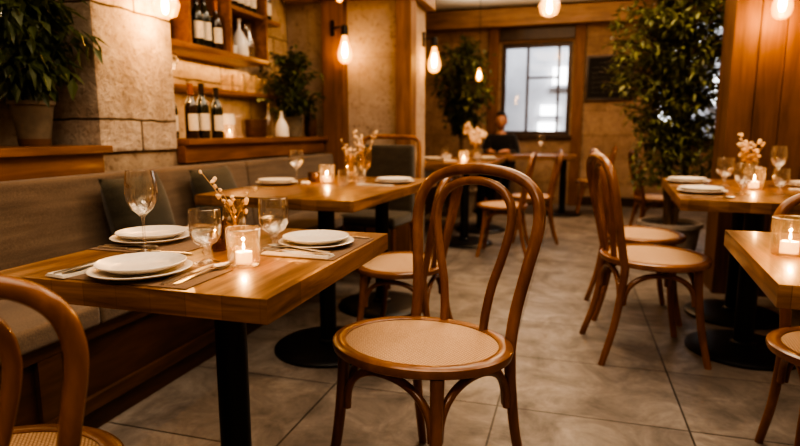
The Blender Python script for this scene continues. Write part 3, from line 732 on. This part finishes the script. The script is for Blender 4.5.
# ------------------------------------------------------------------ plants
def leaf(bm, p, d, up, ln, w, fold=.25):
    d = d.normalized(); s = d.cross(up)
    if s.length < 1e-4: s = d.cross(Vector((1,0,0)))
    s.normalize(); n = s.cross(d)
    a = bm.verts.new(p); m0 = bm.verts.new(p+d*ln*.45-n*ln*.04); tip = bm.verts.new(p+d*ln-n*ln*.12)
    l = bm.verts.new(p+d*ln*.42+s*w+n*w*fold); r = bm.verts.new(p+d*ln*.42-s*w+n*w*fold)
    bm.faces.new((a, m0, l)); bm.faces.new((m0, tip, l)); bm.faces.new((a, r, m0)); bm.faces.new((m0, r, tip))
def inside(p, o, boxes):
    w = p+Vector(o); return any(x0 < w.x < x1 and y0 < w.y < y1 and z0 < w.z < z1 for x0, x1, y0, y1, z0, z1 in boxes)
def plant(t, trunk_pts, crown, nbr, nleaf, ln, lw, seed, leafmat, droop=.4, tr=.012, inner=.35, avoid=()):
    """t: root Empty; crown: (centre, radii) in local coordinates"""
    R = random.Random(seed); tp = catmull(trunk_pts, 5)
    b = B(); tube(b, tp, [tr*(1-.55*i/(len(tp)-1)) for i in range(len(tp))], 9); trunk = obj('trunk', b, 'bark', t)
    bb = B(); fb = B(); C, RR = Vector(crown[0]), Vector(crown[1])
    for i in range(nbr):
        while True:
            q = Vector((R.uniform(-1,1), R.uniform(-1,1), R.uniform(-1,1)))
            e = C+Vector((q.x*RR.x, q.y*RR.y, q.z*RR.z))
            if inner < q.length < 1 and not inside(e, t.location, avoid): break
        k = min(range(len(tp)), key=lambda j: abs(tp[j].z-(e.z-.22*RR.z-.1*R.random())))
        s0 = tp[max(len(tp)//3, k)] if len(tp) > 3 else tp[-1]
        mid = (s0+e)/2+Vector((0,0,.06*RR.z))
        pts = catmull([s0, mid, e], 5); tube(bb, pts, [tr*.4*(1-.8*j/(len(pts)-1)) for j in range(len(pts))], 5, cap=False)
        out = (e-s0).normalized()
        for j in range(nleaf):
            f = R.uniform(.35,1.0); p = pts[min(len(pts)-1, int(f*(len(pts)-1)))] + Vector((R.uniform(-1,1),R.uniform(-1,1),R.uniform(-1,1)))*ln*.55
            d = out*.5+Vector((R.uniform(-1,1),R.uniform(-1,1),R.uniform(-1,.7)-droop))
            l1 = ln*R.uniform(.7,1.2)
            if inside(p, t.location, avoid) or inside(p+d.normalized()*l1, t.location, avoid): continue
            leaf(fb, p, d, Vector((R.uniform(-.3,.3),R.uniform(-.3,.3),1)), l1, lw*R.uniform(.7,1.2))
    obj('branches', bb, 'bark', trunk)
    f = obj('foliage', fb, leafmat, t, smooth=False)
def round_pot(t, r0, r1, h, mat, band=None, rim=.006):
    b = B(); lathe(b, [(0,0),(r0,0),(r0+(r1-r0)*.9,h*.9),(r1+rim,h*.91),(r1+rim,h),(r1-.012,h),(r1-.016,h-.03),(0,h-.03)], 40); obj('pot', b, mat, t)
    b = B(); lathe(b, [(0,h-.028),(r1*.5,h-.022),(r1-.018,h-.027)], 30); obj('soil', b, 'soil', t)
    if band:
        z = .16*h; b = B(); lathe(b, [(r0+.002,.001),(r0+(r1-r0)*.16+.002,z)], 40); obj('lower_band', b, band, t)
t = thing('potted_ficus', 'leafy ficus in an aged zinc pot on the left window ledge', 'plant', (-2.165,1.905,.9622), 0)
round_pot(t, .056, .083, .185, 'pot', 'potband')
plant(t, [(0,0,.15),(.01,.01,.3),(-.005,.03,.5),(.01,.04,.8)], ((.03,.0,.47), (.21,.34,.26)), 85, 15, .088, .0175, 21, 'leaf', .75, .011, .25, ((-3,-2.31,-2,5,0,3),(-3,-1.98,2.06,2.64,0,3),(-3,-1.9,0,5,0,.975)))
t = thing('potted_shrub', 'bushy green plant in a clay pot at the far end of the wine counter', 'plant', (-2.07,4.06,.9842), 0)
round_pot(t, .06, .085, .15, 'pot')
plant(t, [(0,0,.12),(.0,.01,.25),(.01,.0,.5)], ((0,.0,.40), (.25,.38,.27)), 90, 16, .06, .016, 22, 'leaf_dark', .2, .01, .2, ((-3,-2.31,-2,5,0,3),(-3,-1.78,4.42,5,0,3),(-3,-1.9,0,5,0,.995)))
t = thing('potted_tree', 'large olive green tree in a grey concrete planter before the plank wall', 'tree', (.72,4.66,0), 0)
round_pot(t, .165, .215, .36, 'planter', None, .012)
plant(t, [(0,0,.32),(-.04,.0,.7),(.02,.03,1.1),(-.02,0,1.6),(.0,0,2.2)], ((-.05,.0,1.60), (.57,.42,.70)), 235, 27, .070, .0140, 23, 'leaf_olive', .35, .03, .2, ((.87,2.4,3.97,4.33,0,3),(-3,3,0,9,2.72,4)))
b = B()
for (p, q) in (((.02,.02,.33),(.10,.05,1.05)),((-.03,.02,.33),(-.13,.05,1.1)),((.03,-.03,.33),(.05,-.06,1.3))):
    tube(b, catmull([p, ((p[0]+q[0])/2+.03,(p[1]+q[1])/2,(p[2]+q[2])/2), q], 6), .014, 8)
obj('stems', b, 'bark', t)
fb = B(); R = random.Random(31)
for i in range(1500):
    a = R.random()*2*PI; rr = R.random()**.5; p = Vector((.0+.30*rr*math.cos(a), -.03+.2*rr*math.sin(a), .86+R.uniform(-.24,.25)))
    leaf(fb, p, Vector((R.uniform(-1,1),R.uniform(-1,1),R.uniform(-.9,.5))), Vector((0,0,1)), R.uniform(.045,.075), .012)
obj('low_foliage', fb, 'leaf_olive', t, smooth=False)
t = thing('potted_tree', 'dark bushy tree standing left of the bright back window', 'tree', (-1.30,6.95,0), 0)
round_pot(t, .15, .2, .34, 'planter', None, .012)
plant(t, [(0,0,.3),(.01,.0,.8),(-.01,.02,1.3),(.0,0,2.0)], ((0.02,0,1.58), (.42,.4,.55)), 150, 22, .085, .02, 24, 'leaf_dark', .25, .03, .15, ((-3,-2.18,0,9,0,3),(-3,3,8.2,9,0,3)))

# ------------------------------------------------------------------ wine shelves and what stands on them
ws = thing('wine_shelf', 'oak wall shelf unit with open compartments for wine above the counter', 'shelf', (-2.338,2.615,0), 0)
D = .29
obj('bottom_board', box(B(), 0, D, 0, 1.09, 1.475, 1.508, .003), 'shelf_wood', ws, angle=60)
for yy in (.0, .218, .625, 1.065):
    obj('divider', box(B(), 0, D-.004, yy, yy+.024, 1.509, 2.35, .002), 'shelf_wood', ws, angle=60)
obj('middle_board', box(B(), 0, D-.01, .65, 1.064, 1.775, 1.80, .002), 'shelf_wood', ws, angle=60)
obj('top_board', box(B(), 0, D, 0, 1.09, 2.351, 2.38, .003), 'shelf_wood', ws, angle=60)
obj('side_board', box(B(), 0, D-.05, 1.091, 1.36, 1.78, 1.805, .002), 'shelf_wood', ws, angle=60)
obj('back_board', box(B(), .0, .012, 0.001, .217, 1.51, 2.35), 'shelf_wood', ws)
o = obj('glass_shelf_board', box(B(), -2.339, -2.12, 2.62, 4.1, 1.262, 1.285, .003), 'shelf_wood', angle=60)
tag(o, 'narrow oak shelf board with glasses between the counter and wine shelves', 'shelf')
def make_bottle(body, foil):
    def mk():
        t = thing('wine_bottle', '', 'bottle')
        b = B(); lathe(b, [(0,0),(.034,0),(.037,.004),(.037,.175),(.033,.2),(.018,.225),(.0145,.24),(.0145,.295),(.016,.296),(.016,.306),(0,.306)], 24); obj('glass_body', b, body, t)
        b = B()
        rows = [[b.verts.new((.0376*math.cos(a), .0376*math.sin(a), z)) for a in [(-1.45+2.0*k/12) for k in range(13)]] for z in (.045,.14)]
        for k in range(12): b.faces.new((rows[0][k], rows[0][k+1], rows[1][k+1], rows[1][k]))
        obj('paper_label', b, 'bottle_label', t)
        b = B(); lathe(b, [(.0155,.245),(.0155,.294),(.0168,.295),(.0168,.3075),(0,.308)], 18); obj('foil_capsule', b, foil, t)
        return t
    return mk
bot_a = Proto(make_bottle('bottle','foil')); bot_b = Proto(make_bottle('bottle_brown','foil_red'))
ZC = .9845
bot_b((-2.045,2.80,ZC), 0, 'dark wine bottle with copper foil, left one standing on the counter', 'bottles on the counter', .97)
bot_a((-2.045,2.90,ZC), 0, 'dark wine bottle standing in the middle of the counter trio', 'bottles on the counter', 1.0)
bot_a((-2.03,3.02,ZC), 0, 'dark wine bottle standing at the right of the counter trio', 'bottles on the counter', .95)
bot_a((-2.10,2.70,ZC), 0, 'dark wine bottle mostly hidden against the stone pillar on the counter', 'bottles on the counter', .9)
ZS = 1.5085
for k, (yy, bb, s, lab) in enumerate(((2.900,bot_a,.88,'first'),(2.985,bot_a,1.0,'second'),(3.085,bot_a,1.08,'third'),(3.175,bot_b,.95,'fourth'))):
    bb((-2.13+.02*(k%2),yy,ZS), 0, 'wine bottle in the left shelf compartment, %s from the pillar' % lab, 'bottles in the wine shelf', s)
for k, lab in enumerate(('first','second','third','fourth','last')):
    (bot_b if k%2 else bot_a)((-2.12,3.305+k*.077,1.8005), 0, 'wine bottle on the raised middle board, %s from the left' % lab, 'bottles in the wine shelf', .9)
for k, lab in enumerate(('left','right')):
    bot_a((-2.16,3.78+k*.11,1.8055), 0, 'dark wine bottle on the side board past the shelf end, %s one' % lab, 'bottles in the wine shelf', .9)
def lathe_thing(name, prof, mat, loc, label, cat, group=None, seg=28):
    b = B(); lathe(b, prof, seg); o = obj(name, b, mat); o.location = loc; return tag(o, label, cat, group)
lathe_thing('decanter', [(0,0),(.055,0),(.06,.01),(.055,.1),(.03,.15),(.012,.18),(.012,.23),(.018,.24),(.016,.24),(.010,.22),(.010,.18),(.027,.15),(.05,.1),(.055,.012),(0,.006)], 'white_ceramic', (-2.13,3.46,ZS), 'pale carafe in the lower right shelf compartment', 'carafe')
lathe_thing('tall_carafe', [(0,0),(.04,0),(.045,.01),(.05,.08),(.03,.16),(.022,.22),(.026,.23),(.024,.23),(.02,.22),(.028,.16),(.046,.08),(.04,.012),(0,.006)], 'glass', (-2.14,3.585,ZS), 'clear glass carafe beside the pale one in the shelf', 'carafe')
lathe_thing('cup', [(0,0),(.025,0),(.03,.05),(.028,.05),(.023,.005),(0,.004)], 'white_ceramic', (-2.09,3.315,ZS), 'small white cup at the left of the pale carafe', 'cup')
gz = 1.2855
for k, (yy, rr, hh, mt, lab) in enumerate(((3.42,.042,.11,'votive','first'),(3.56,.045,.13,'votive','second'),(3.72,.045,.13,'votive','third'),(3.88,.045,.12,'votive','last'))):
    lathe_thing('glass_jar', [(0,0),(rr,0),(rr+.002,.004),(rr,hh),(rr-.003,hh),(rr-.002,.006),(0,.005)], mt, (-2.21,yy,gz), 'glass jar on the narrow shelf board, %s from the left' % lab, 'jar', 'glasses on the narrow shelf')
for k, (yy, lab) in enumerate(((2.78,'left'),(2.88,'right'))):
    wine((-2.22,yy,gz), 0, 'wine glass on the narrow shelf beside the pillar, %s one' % lab, 'glasses on the narrow shelf', .9)
# counter objects
lathe_thing('storage_jar', [(0,0),(.045,0),(.048,.005),(.048,.12),(.044,.135),(.044,.15),(0,.15)], 'white_ceramic', (-2.13,3.28,ZC), 'pale storage jar on the counter right of the bottles', 'jar')
lathe_thing('storage_jar', [(0,0),(.038,0),(.04,.005),(.04,.13),(.036,.145),(0,.145)], 'votive', (-2.12,3.40,ZC), 'glass storage jar on the counter beside the pale jar', 'jar')
lathe_thing('wooden_bowl', [(0,0),(.075,0),(.085,.02),(.09,.12),(.082,.12),(.075,.02),(0,.014)], 'dark_bowl', (-2.10,3.56,ZC), 'dark brown wooden bowl in the middle of the counter', 'bowl')
lathe_thing('clear_bottle', [(0,0),(.026,0),(.03,.005),(.03,.12),(.012,.16),(.010,.23),(.012,.235),(0,.235)], 'vase_glass', (-2.08,3.72,ZC), 'slim clear bottle beside the white one on the counter', 'bottle')
lathe_thing('white_bottle', [(0,0),(.045,0),(.05,.006),(.048,.07),(.03,.11),(.013,.135),(.012,.18),(.015,.185),(0,.185)], 'white_ceramic', (-2.02,3.80,ZC), 'white ceramic bottle left of the bushy plant on the counter', 'bottle')
lathe_thing('dark_vase', [(0,0),(.04,0),(.05,.02),(.052,.12),(.045,.17),(.048,.18),(.042,.18),(.04,.16),(0,.05)], 'dark_bowl', (-2.03,4.30,ZC), 'dark brown vase on the counter right of the bushy plant', 'vase')
holder((-2.02,3.13,ZC), 0, 'glass candle holder on the counter right of the bottles', 'glass candle holders', 1.0)
cand((-2.02,3.13,ZC+.0066), 0, 'small lit candle in the holder on the counter', 'lit candles', 1.0)
light('POINT', (-2.02,3.13,ZC+.053), .5, (1,.52,.18), .003, name='candle_light')

# ------------------------------------------------------------------ lamps
def bulb_parts(t, z0, s=1.0, shape='pear'):
    """bulb hanging below the socket at local height z0"""
    b = B(); lathe(b, [(0,z0+.045*s),(.013*s,z0+.045*s),(.017*s,z0+.035*s),(.018*s,z0),(.015*s,z0-.004*s),(0,z0-.004*s)], 20); obj('socket', b, 'black_iron', t)
    if shape == 'pear': pr = [(.013,-.004),(.015,-.02),(.024,-.05),(.034,-.08),(.036,-.10),(.030,-.125),(.016,-.138),(0,-.141)]
    else: pr = [(.013,-.004),(.02,-.02),(.05,-.055),(.055,-.075),(.042,-.115),(.02,-.125),(0,-.125)]
    b = B(); lathe(b, [(r*s, z0+z*s) for r, z in pr], 24 if shape == 'pear' else 8); obj('bulb', b, 'bulb_glass', t, smooth=(shape == 'pear'))
    b = B(); lathe(b, [(0,z0-.035*s),(.007*s,z0-.04*s),(.0125*s,z0-.07*s),(.013*s,z0-.09*s),(.008*s,z0-.108*s),(0,z0-.112*s)], 14); obj('filament', b, 'filament', t)
def sconce(x, y, z, label, reach=.14, s=1.0, side=(1,-.35)):
    t = thing('wall_sconce', label, 'lamp', (x,y,z), 0, 'iron sconces with bare bulbs')
    d = Vector((side[0], side[1], 0)).normalized(); e = d*reach
    b = B(); box(b, -.014, .014, -.012, 0, -.06, .06, .004); obj('back_plate', b, 'black_iron', t)
    b = B(); tube(b, catmull([(0,-.006,.0),(e.x*.5,e.y*.5-.006,.004),(e.x,e.y,.0),(e.x,e.y,-.02)], 5), .006, 8); obj('arm', b, 'black_iron', t)
    h = bpy.data.objects.new('lamp_head', None); COL.objects.link(h); h.parent = t; h.location = (e.x, e.y, -.06)
    bulb_parts(h, 0, s)
    return Vector((x,y,z))+e+Vector((0,0,-.13*s+.10))
p = sconce(-1.885,4.449,1.84, 'iron sconce with glowing bulb on the timber post beside the bushy counter plant', .125, 1.6)
light('POINT', p+Vector((0,0,-.12)), 6, (1,.5,.17), .012, name='bulb_light')
p = sconce(-1.262,4.95,1.80, 'iron sconce with glowing bulb on the side of the pier before the dark tree', .10, 1.6, (1,-.15))
light('POINT', p+Vector((0,0,-.12)), 6, (1,.5,.17), .012, name='bulb_light')
def pendant(x, y, z, ztop, label, s=1.0, shape='pear'):
    t = thing('pendant_lamp', label, 'lamp', (x,y,z), 0, 'bare bulb pendants')
    b = B(); tube(b, [(0,0,.045*s),(0,0,ztop-z)], .0025, 6); obj('cord', b, 'black_iron', t)
    b = B(); lathe(b, [(0,ztop-z),(.04,ztop-z),(.04,ztop-z-.012),(.012,ztop-z-.03),(0,ztop-z-.03)], 20); obj('ceiling_rose', b, 'black_iron', t)
    bulb_parts(t, 0, s, shape); return t
pendant(-1.88,2.42,1.71,2.739, 'faceted glass pendant glowing beside the stone pillar at top left', 1.25, 'facet')
light('POINT', (-1.88,2.42,1.71-.118*1.25), 8, (1,.58,.24), .012, name='bulb_light')
pendant(-.30,6.5,2.47,2.739, 'faceted pendant near the ceiling in front of the back window', 2.0, 'facet')
light('POINT', (-.30,6.5,2.47-.118*2), 12, (1,.55,.2), .012, name='bulb_light')
pendant(-1.0,6.35,1.70,2.739, 'small pendant bulb glowing against the dark tree', 1.0)
light('POINT', (-1.0,6.35,1.70-.125), 6, (1,.52,.18), .012, name='bulb_light')
pendant(1.085,3.83,1.85,2.739, 'pendant bulb glowing before the plank wall at top right', 1.5)
light('POINT', (1.085,3.83,1.85-.125*1.5), 7, (1,.5,.16), .012, name='bulb_light')
pendant(-1.72,4.20,2.09,2.739, 'pendant bulb at the upper edge just above the post sconce', .8)

# chalkboard
t = thing('chalkboard', 'framed black chalkboard menu on the back wall right of the window', 'sign', (.13,8.498,1.44))
W, Hh = .62, .6
b = B()
for q in ((0,.035,0,Hh),(W-.035,W,0,Hh),(.035,W-.035,0,.035),(.035,W-.035,Hh-.035,Hh)): box(b, q[0], q[1], -.035, 0, q[2], q[3], .003)
obj('frame', b, 'frame', t)
obj('slate', box(B(), .034, W-.034, -.02, -.005, .034, Hh-.034), 'board', t)
b = B(); R = random.Random(4)
for k in range(7):
    z = Hh-.09-k*.066; x = .17 if k == 0 else .08; end = W-.17 if k == 0 else W-.1-R.random()*.12
    while x < end:
        w = R.uniform(.02,.05); pts = [(x+w*i/5, -.0215, z+R.uniform(-.011,.011)) for i in range(6)]; tube(b, pts, .0022, 5); x += w+.016
obj('chalk_marks', b, 'chalk', t)

# ------------------------------------------------------------------ person at the farthest table
def skin_mesh(name, pts, edges, radii, mat, parent, root=0, sub=1):
    me = bpy.data.meshes.new(name); me.from_pydata([Vector(p) for p in pts], edges, []); o = bpy.data.objects.new(name, me); COL.objects.link(o)
    me.materials.append(M[mat]); m = o.modifiers.new('Skin', 'SKIN'); m.use_smooth_shade = True
    for i, r in enumerate(radii): v = me.skin_vertices[0].data[i]; v.radius = (r, r) if not isinstance(r, tuple) else r; v.use_root = (i == root)
    s = o.modifiers.new('Sub', 'SUBSURF'); s.levels = sub; s.render_levels = sub
    if parent: o.parent = parent
    return o
def chain_body():
    P, E, Rr = [], [], []
    def add(p, r, par=None):
        P.append(p); Rr.append(r)
        if par is not None: E.append((par, len(P)-1))
        return len(P)-1
    pel = add((0,0,.52),(.15,.11)); ab = add((0,-.01,.68),(.135,.10), pel); ch = add((0,-.02,.86),(.155,.105), ab); nk = add((0,-.02,.99),(.055,.055), ch); hd0 = add((0,-.035,1.06),.052, nk)
    for s in (-1, 1):
        hip = add((s*.1,-.03,.50),.085, pel); kn = add((s*.12,-.43,.50),.06, hip); an = add((s*.12,-.42,.09),.042, kn); to = add((s*.13,-.56,.035),.035, an)
        sh = add((s*.175,-.01,.925),.058, ch); el = add((s*.23,-.12,.70),.044, sh); wr = add((s*.11,-.34,.775),.030, el); pm = add((s*.075,-.40,.768),(.034,.016), wr)
        for k in range(4):
            fx = s*(.075+(k-1.5)*.017); ln = (.055,.068,.064,.05)[k if s > 0 else 3-k]
            a = add((fx-s*.004,-.435,.772),.0088, pm); c = add((fx-s*.008,-.435-ln*.55,.768),.0082, a); add((fx-s*.010,-.435-ln,.757),.007, c)
        a = add((s*.035,-.385,.770),.010, pm); add((s*.018,-.415,.765),.0082, a)
    return P, E, Rr
t = thing('person', 'person with dark hair in a dark jacket sitting at the farthest table', 'person', (-.95,8.07,0), 0)
P, E, Rr = chain_body()
body = skin_mesh('body', P, E, Rr, 'skin', t, 0, 1)
# head with face
b = B(); bmesh.ops.create_uvsphere(b, u_segments=24, v_segments=18, radius=1)
for v in b.verts:
    x, y, z = v.co
    w = .076*(1-.18*max(0,-z)**1.5); yy = y*.094; zz = z*.118
    if y < 0 and z < 0: yy *= 1-.10*(-z)
    if y < -.75 and abs(x) < .22 and -.3 < z < .15: yy -= .018*(1-abs(x)/.22)*(1-abs(z+.12)/.3 if abs(z+.12) < .3 else 0)
    for ex in (-.36, .36):
        d = math.hypot(x-ex, z-.08)
        if y < 0 and d < .2: yy += .007*(1-d/.2)
    v.co = (x*w, yy-.045, zz+1.165)
for s in (-1, 1):
    m = Matrix.Translation((s*.077,-.04,1.16)) @ Matrix.Diagonal((.012,.02,.032,1)); bmesh.ops.create_uvsphere(b, u_segments=10, v_segments=8, radius=1, matrix=m)
obj('head', b, 'skin', t)
b = B()
for s in (-1, 1): bmesh.ops.create_uvsphere(b, u_segments=10, v_segments=8, radius=.0105, matrix=Matrix.Translation((s*.028,-.124,1.174)))
obj('eyes', b, 'hair', t)
b = B(); tube(b, catmull([(-.024,-.126,1.108),(0,-.135,1.106),(.024,-.126,1.108)], 4), .0045, 6); obj('mouth', b, plain('lips', (.34,.12,.09)), t)
b = B(); bmesh.ops.create_uvsphere(b, u_segments=24, v_segments=16, radius=1)
kill = [v for v in b.verts if (v.co.y < -.1 and v.co.z < .42) or v.co.z < -.55]
bmesh.ops.delete(b, geom=kill, context='VERTS')
for v in b.verts: v.co = (v.co.x*.086, v.co.y*.105-.04, v.co.z*.128+1.172)
obj('hair', b, 'hair', t)
# jacket and trousers follow the body, a little wider
Pj = [(0,0,.50),(0,-.01,.68),(0,-.02,.86),(0,-.02,.985)]; Rj = [(.165,.125),(.152,.115),(.172,.125),(.078,.078)]; Ej = [(0,1),(1,2),(2,3)]
for s in (-1, 1):
    n = len(Pj); Pj += [(s*.165,-.012,.925),(s*.23,-.12,.70),(s*.125,-.31,.772)]; Rj += [.085,.058,.042]; Ej += [(2,n),(n,n+1),(n+1,n+2)]
skin_mesh('jacket', Pj, Ej, Rj, 'jacket', t, 0, 1)
Pt = [(0,0,.51)]; Rt = [(.165,.125)]; Et = []
for s in (-1, 1):
    n = len(Pt); Pt += [(s*.1,-.03,.50),(s*.12,-.43,.50),(s*.12,-.42,.13)]; Rt += [.098,.073,.055]; Et += [(0,n),(n,n+1),(n+1,n+2)]
skin_mesh('trousers', Pt, Et, Rt, 'trousers', t, 0, 1)
for s in (-1, 1):
    b = B(); lathe(b, [(0,0),(.05,0),(.052,.02),(.045,.06),(.04,.10),(0,.11)], 16, (0,0,0), .9, 2.2); o = obj('shoe', b, 'hair', t); o.location = (s*.125,-.49,.001)
# stool under the person
t = thing('stool', 'low dark stool under the person at the farthest table', 'stool', (-.95,8.08,0))
b = B(); lathe(b, [(0,.36),(.17,.36),(.175,.37),(.17,.39),(0,.39)], 28); obj('seat', b, 'dark_wood', t)
for k in range(4):
    a = PI/4+k*PI/2; b = B(); tube(b, [(.11*math.cos(a),.11*math.sin(a),.359),(.15*math.cos(a),.15*math.sin(a),0)], .014, 8); obj('leg', b, 'dark_wood', t)

# ------------------------------------------------------------------ light
WARM = (1,.79,.57)
light('AREA', (-.1,-.7,2.70), 20, WARM, (1.4,.9), name='overhead_fill')  # added front fill from above the camera, no fixture there
light('AREA', (-.35,1.1,2.70), 22, WARM, (1.6,1.6), name='overhead_fill')  # added soft fill over the nearest table, no fixture there
light('AREA', (-.3,3.4,2.70), 26, WARM, (1.2,1.6), name='overhead_fill')  # overhead fill added for the middle of the room
light('AREA', (1.0,2.6,2.70), 9, WARM, (.8,1.2), name='overhead_fill')  # overhead fill added for the long right table
light('AREA', (-.1,6.4,2.70), 26, (1,.74,.5), (1.6,1.6), name='overhead_fill')  # added to brighten the rear of the room from above
light('AREA', (.35,3.9,2.70), 14, (1,.76,.5), (.7,.7), name='overhead_fill')  # overhead fill added to brighten the potted tree
light('AREA', (-.3,7.7,2.44), 5, (1,.84,.62), (2.6,.12), rot=(PI,0,0), name='uplight_fill')  # upward fill added to brighten the rear ceiling, no cove fitting
light('AREA', (-2.28,3.3,1.46), 2.2, (1,.58,.24), (.08,1.2), name='shelf_light')
light('AREA', (-2.2,3.3,1.255), 1.6, (1,.6,.27), (.08,1.2), name='shelf_light')
light('AREA', (-2.2,3.3,2.34), 1.5, (1,.58,.24), (.08,1.2), name='shelf_light')
light('AREA', (0.5,9.4,4.2), 150, (.95,.97,1), (4,1), rot=(math.radians(40),0,0), name='daylight')
w = bpy.data.worlds.new('World'); sc.world = w; w.use_nodes = True
nt = w.node_tree; nt.nodes['Background'].inputs[0].default_value = (1,.72,.45,1); nt.nodes['Background'].inputs[1].default_value = .05

# ------------------------------------------------------------------ camera
F, PITCH, YAW = 576.3, .1566, .289
cd = bpy.data.cameras.new('camera'); cam = bpy.data.objects.new('camera', cd); COL.objects.link(cam)
cam.location = (0,0,1.02); cam.rotation_euler = (PI/2-PITCH, 0, YAW)
cd.sensor_width = 36; cd.lens = F*36/800; cd.clip_start = .05
cd.dof.use_dof = True; cd.dof.focus_distance = 1.30; cd.dof.aperture_fstop = 2.6; cd.dof.aperture_blades = 0
sc.camera = cam
sc.view_settings.view_transform = 'AgX'
try: sc.view_settings.look = 'AgX - High Contrast'
except Exception: pass
sc.view_settings.exposure = 0.82
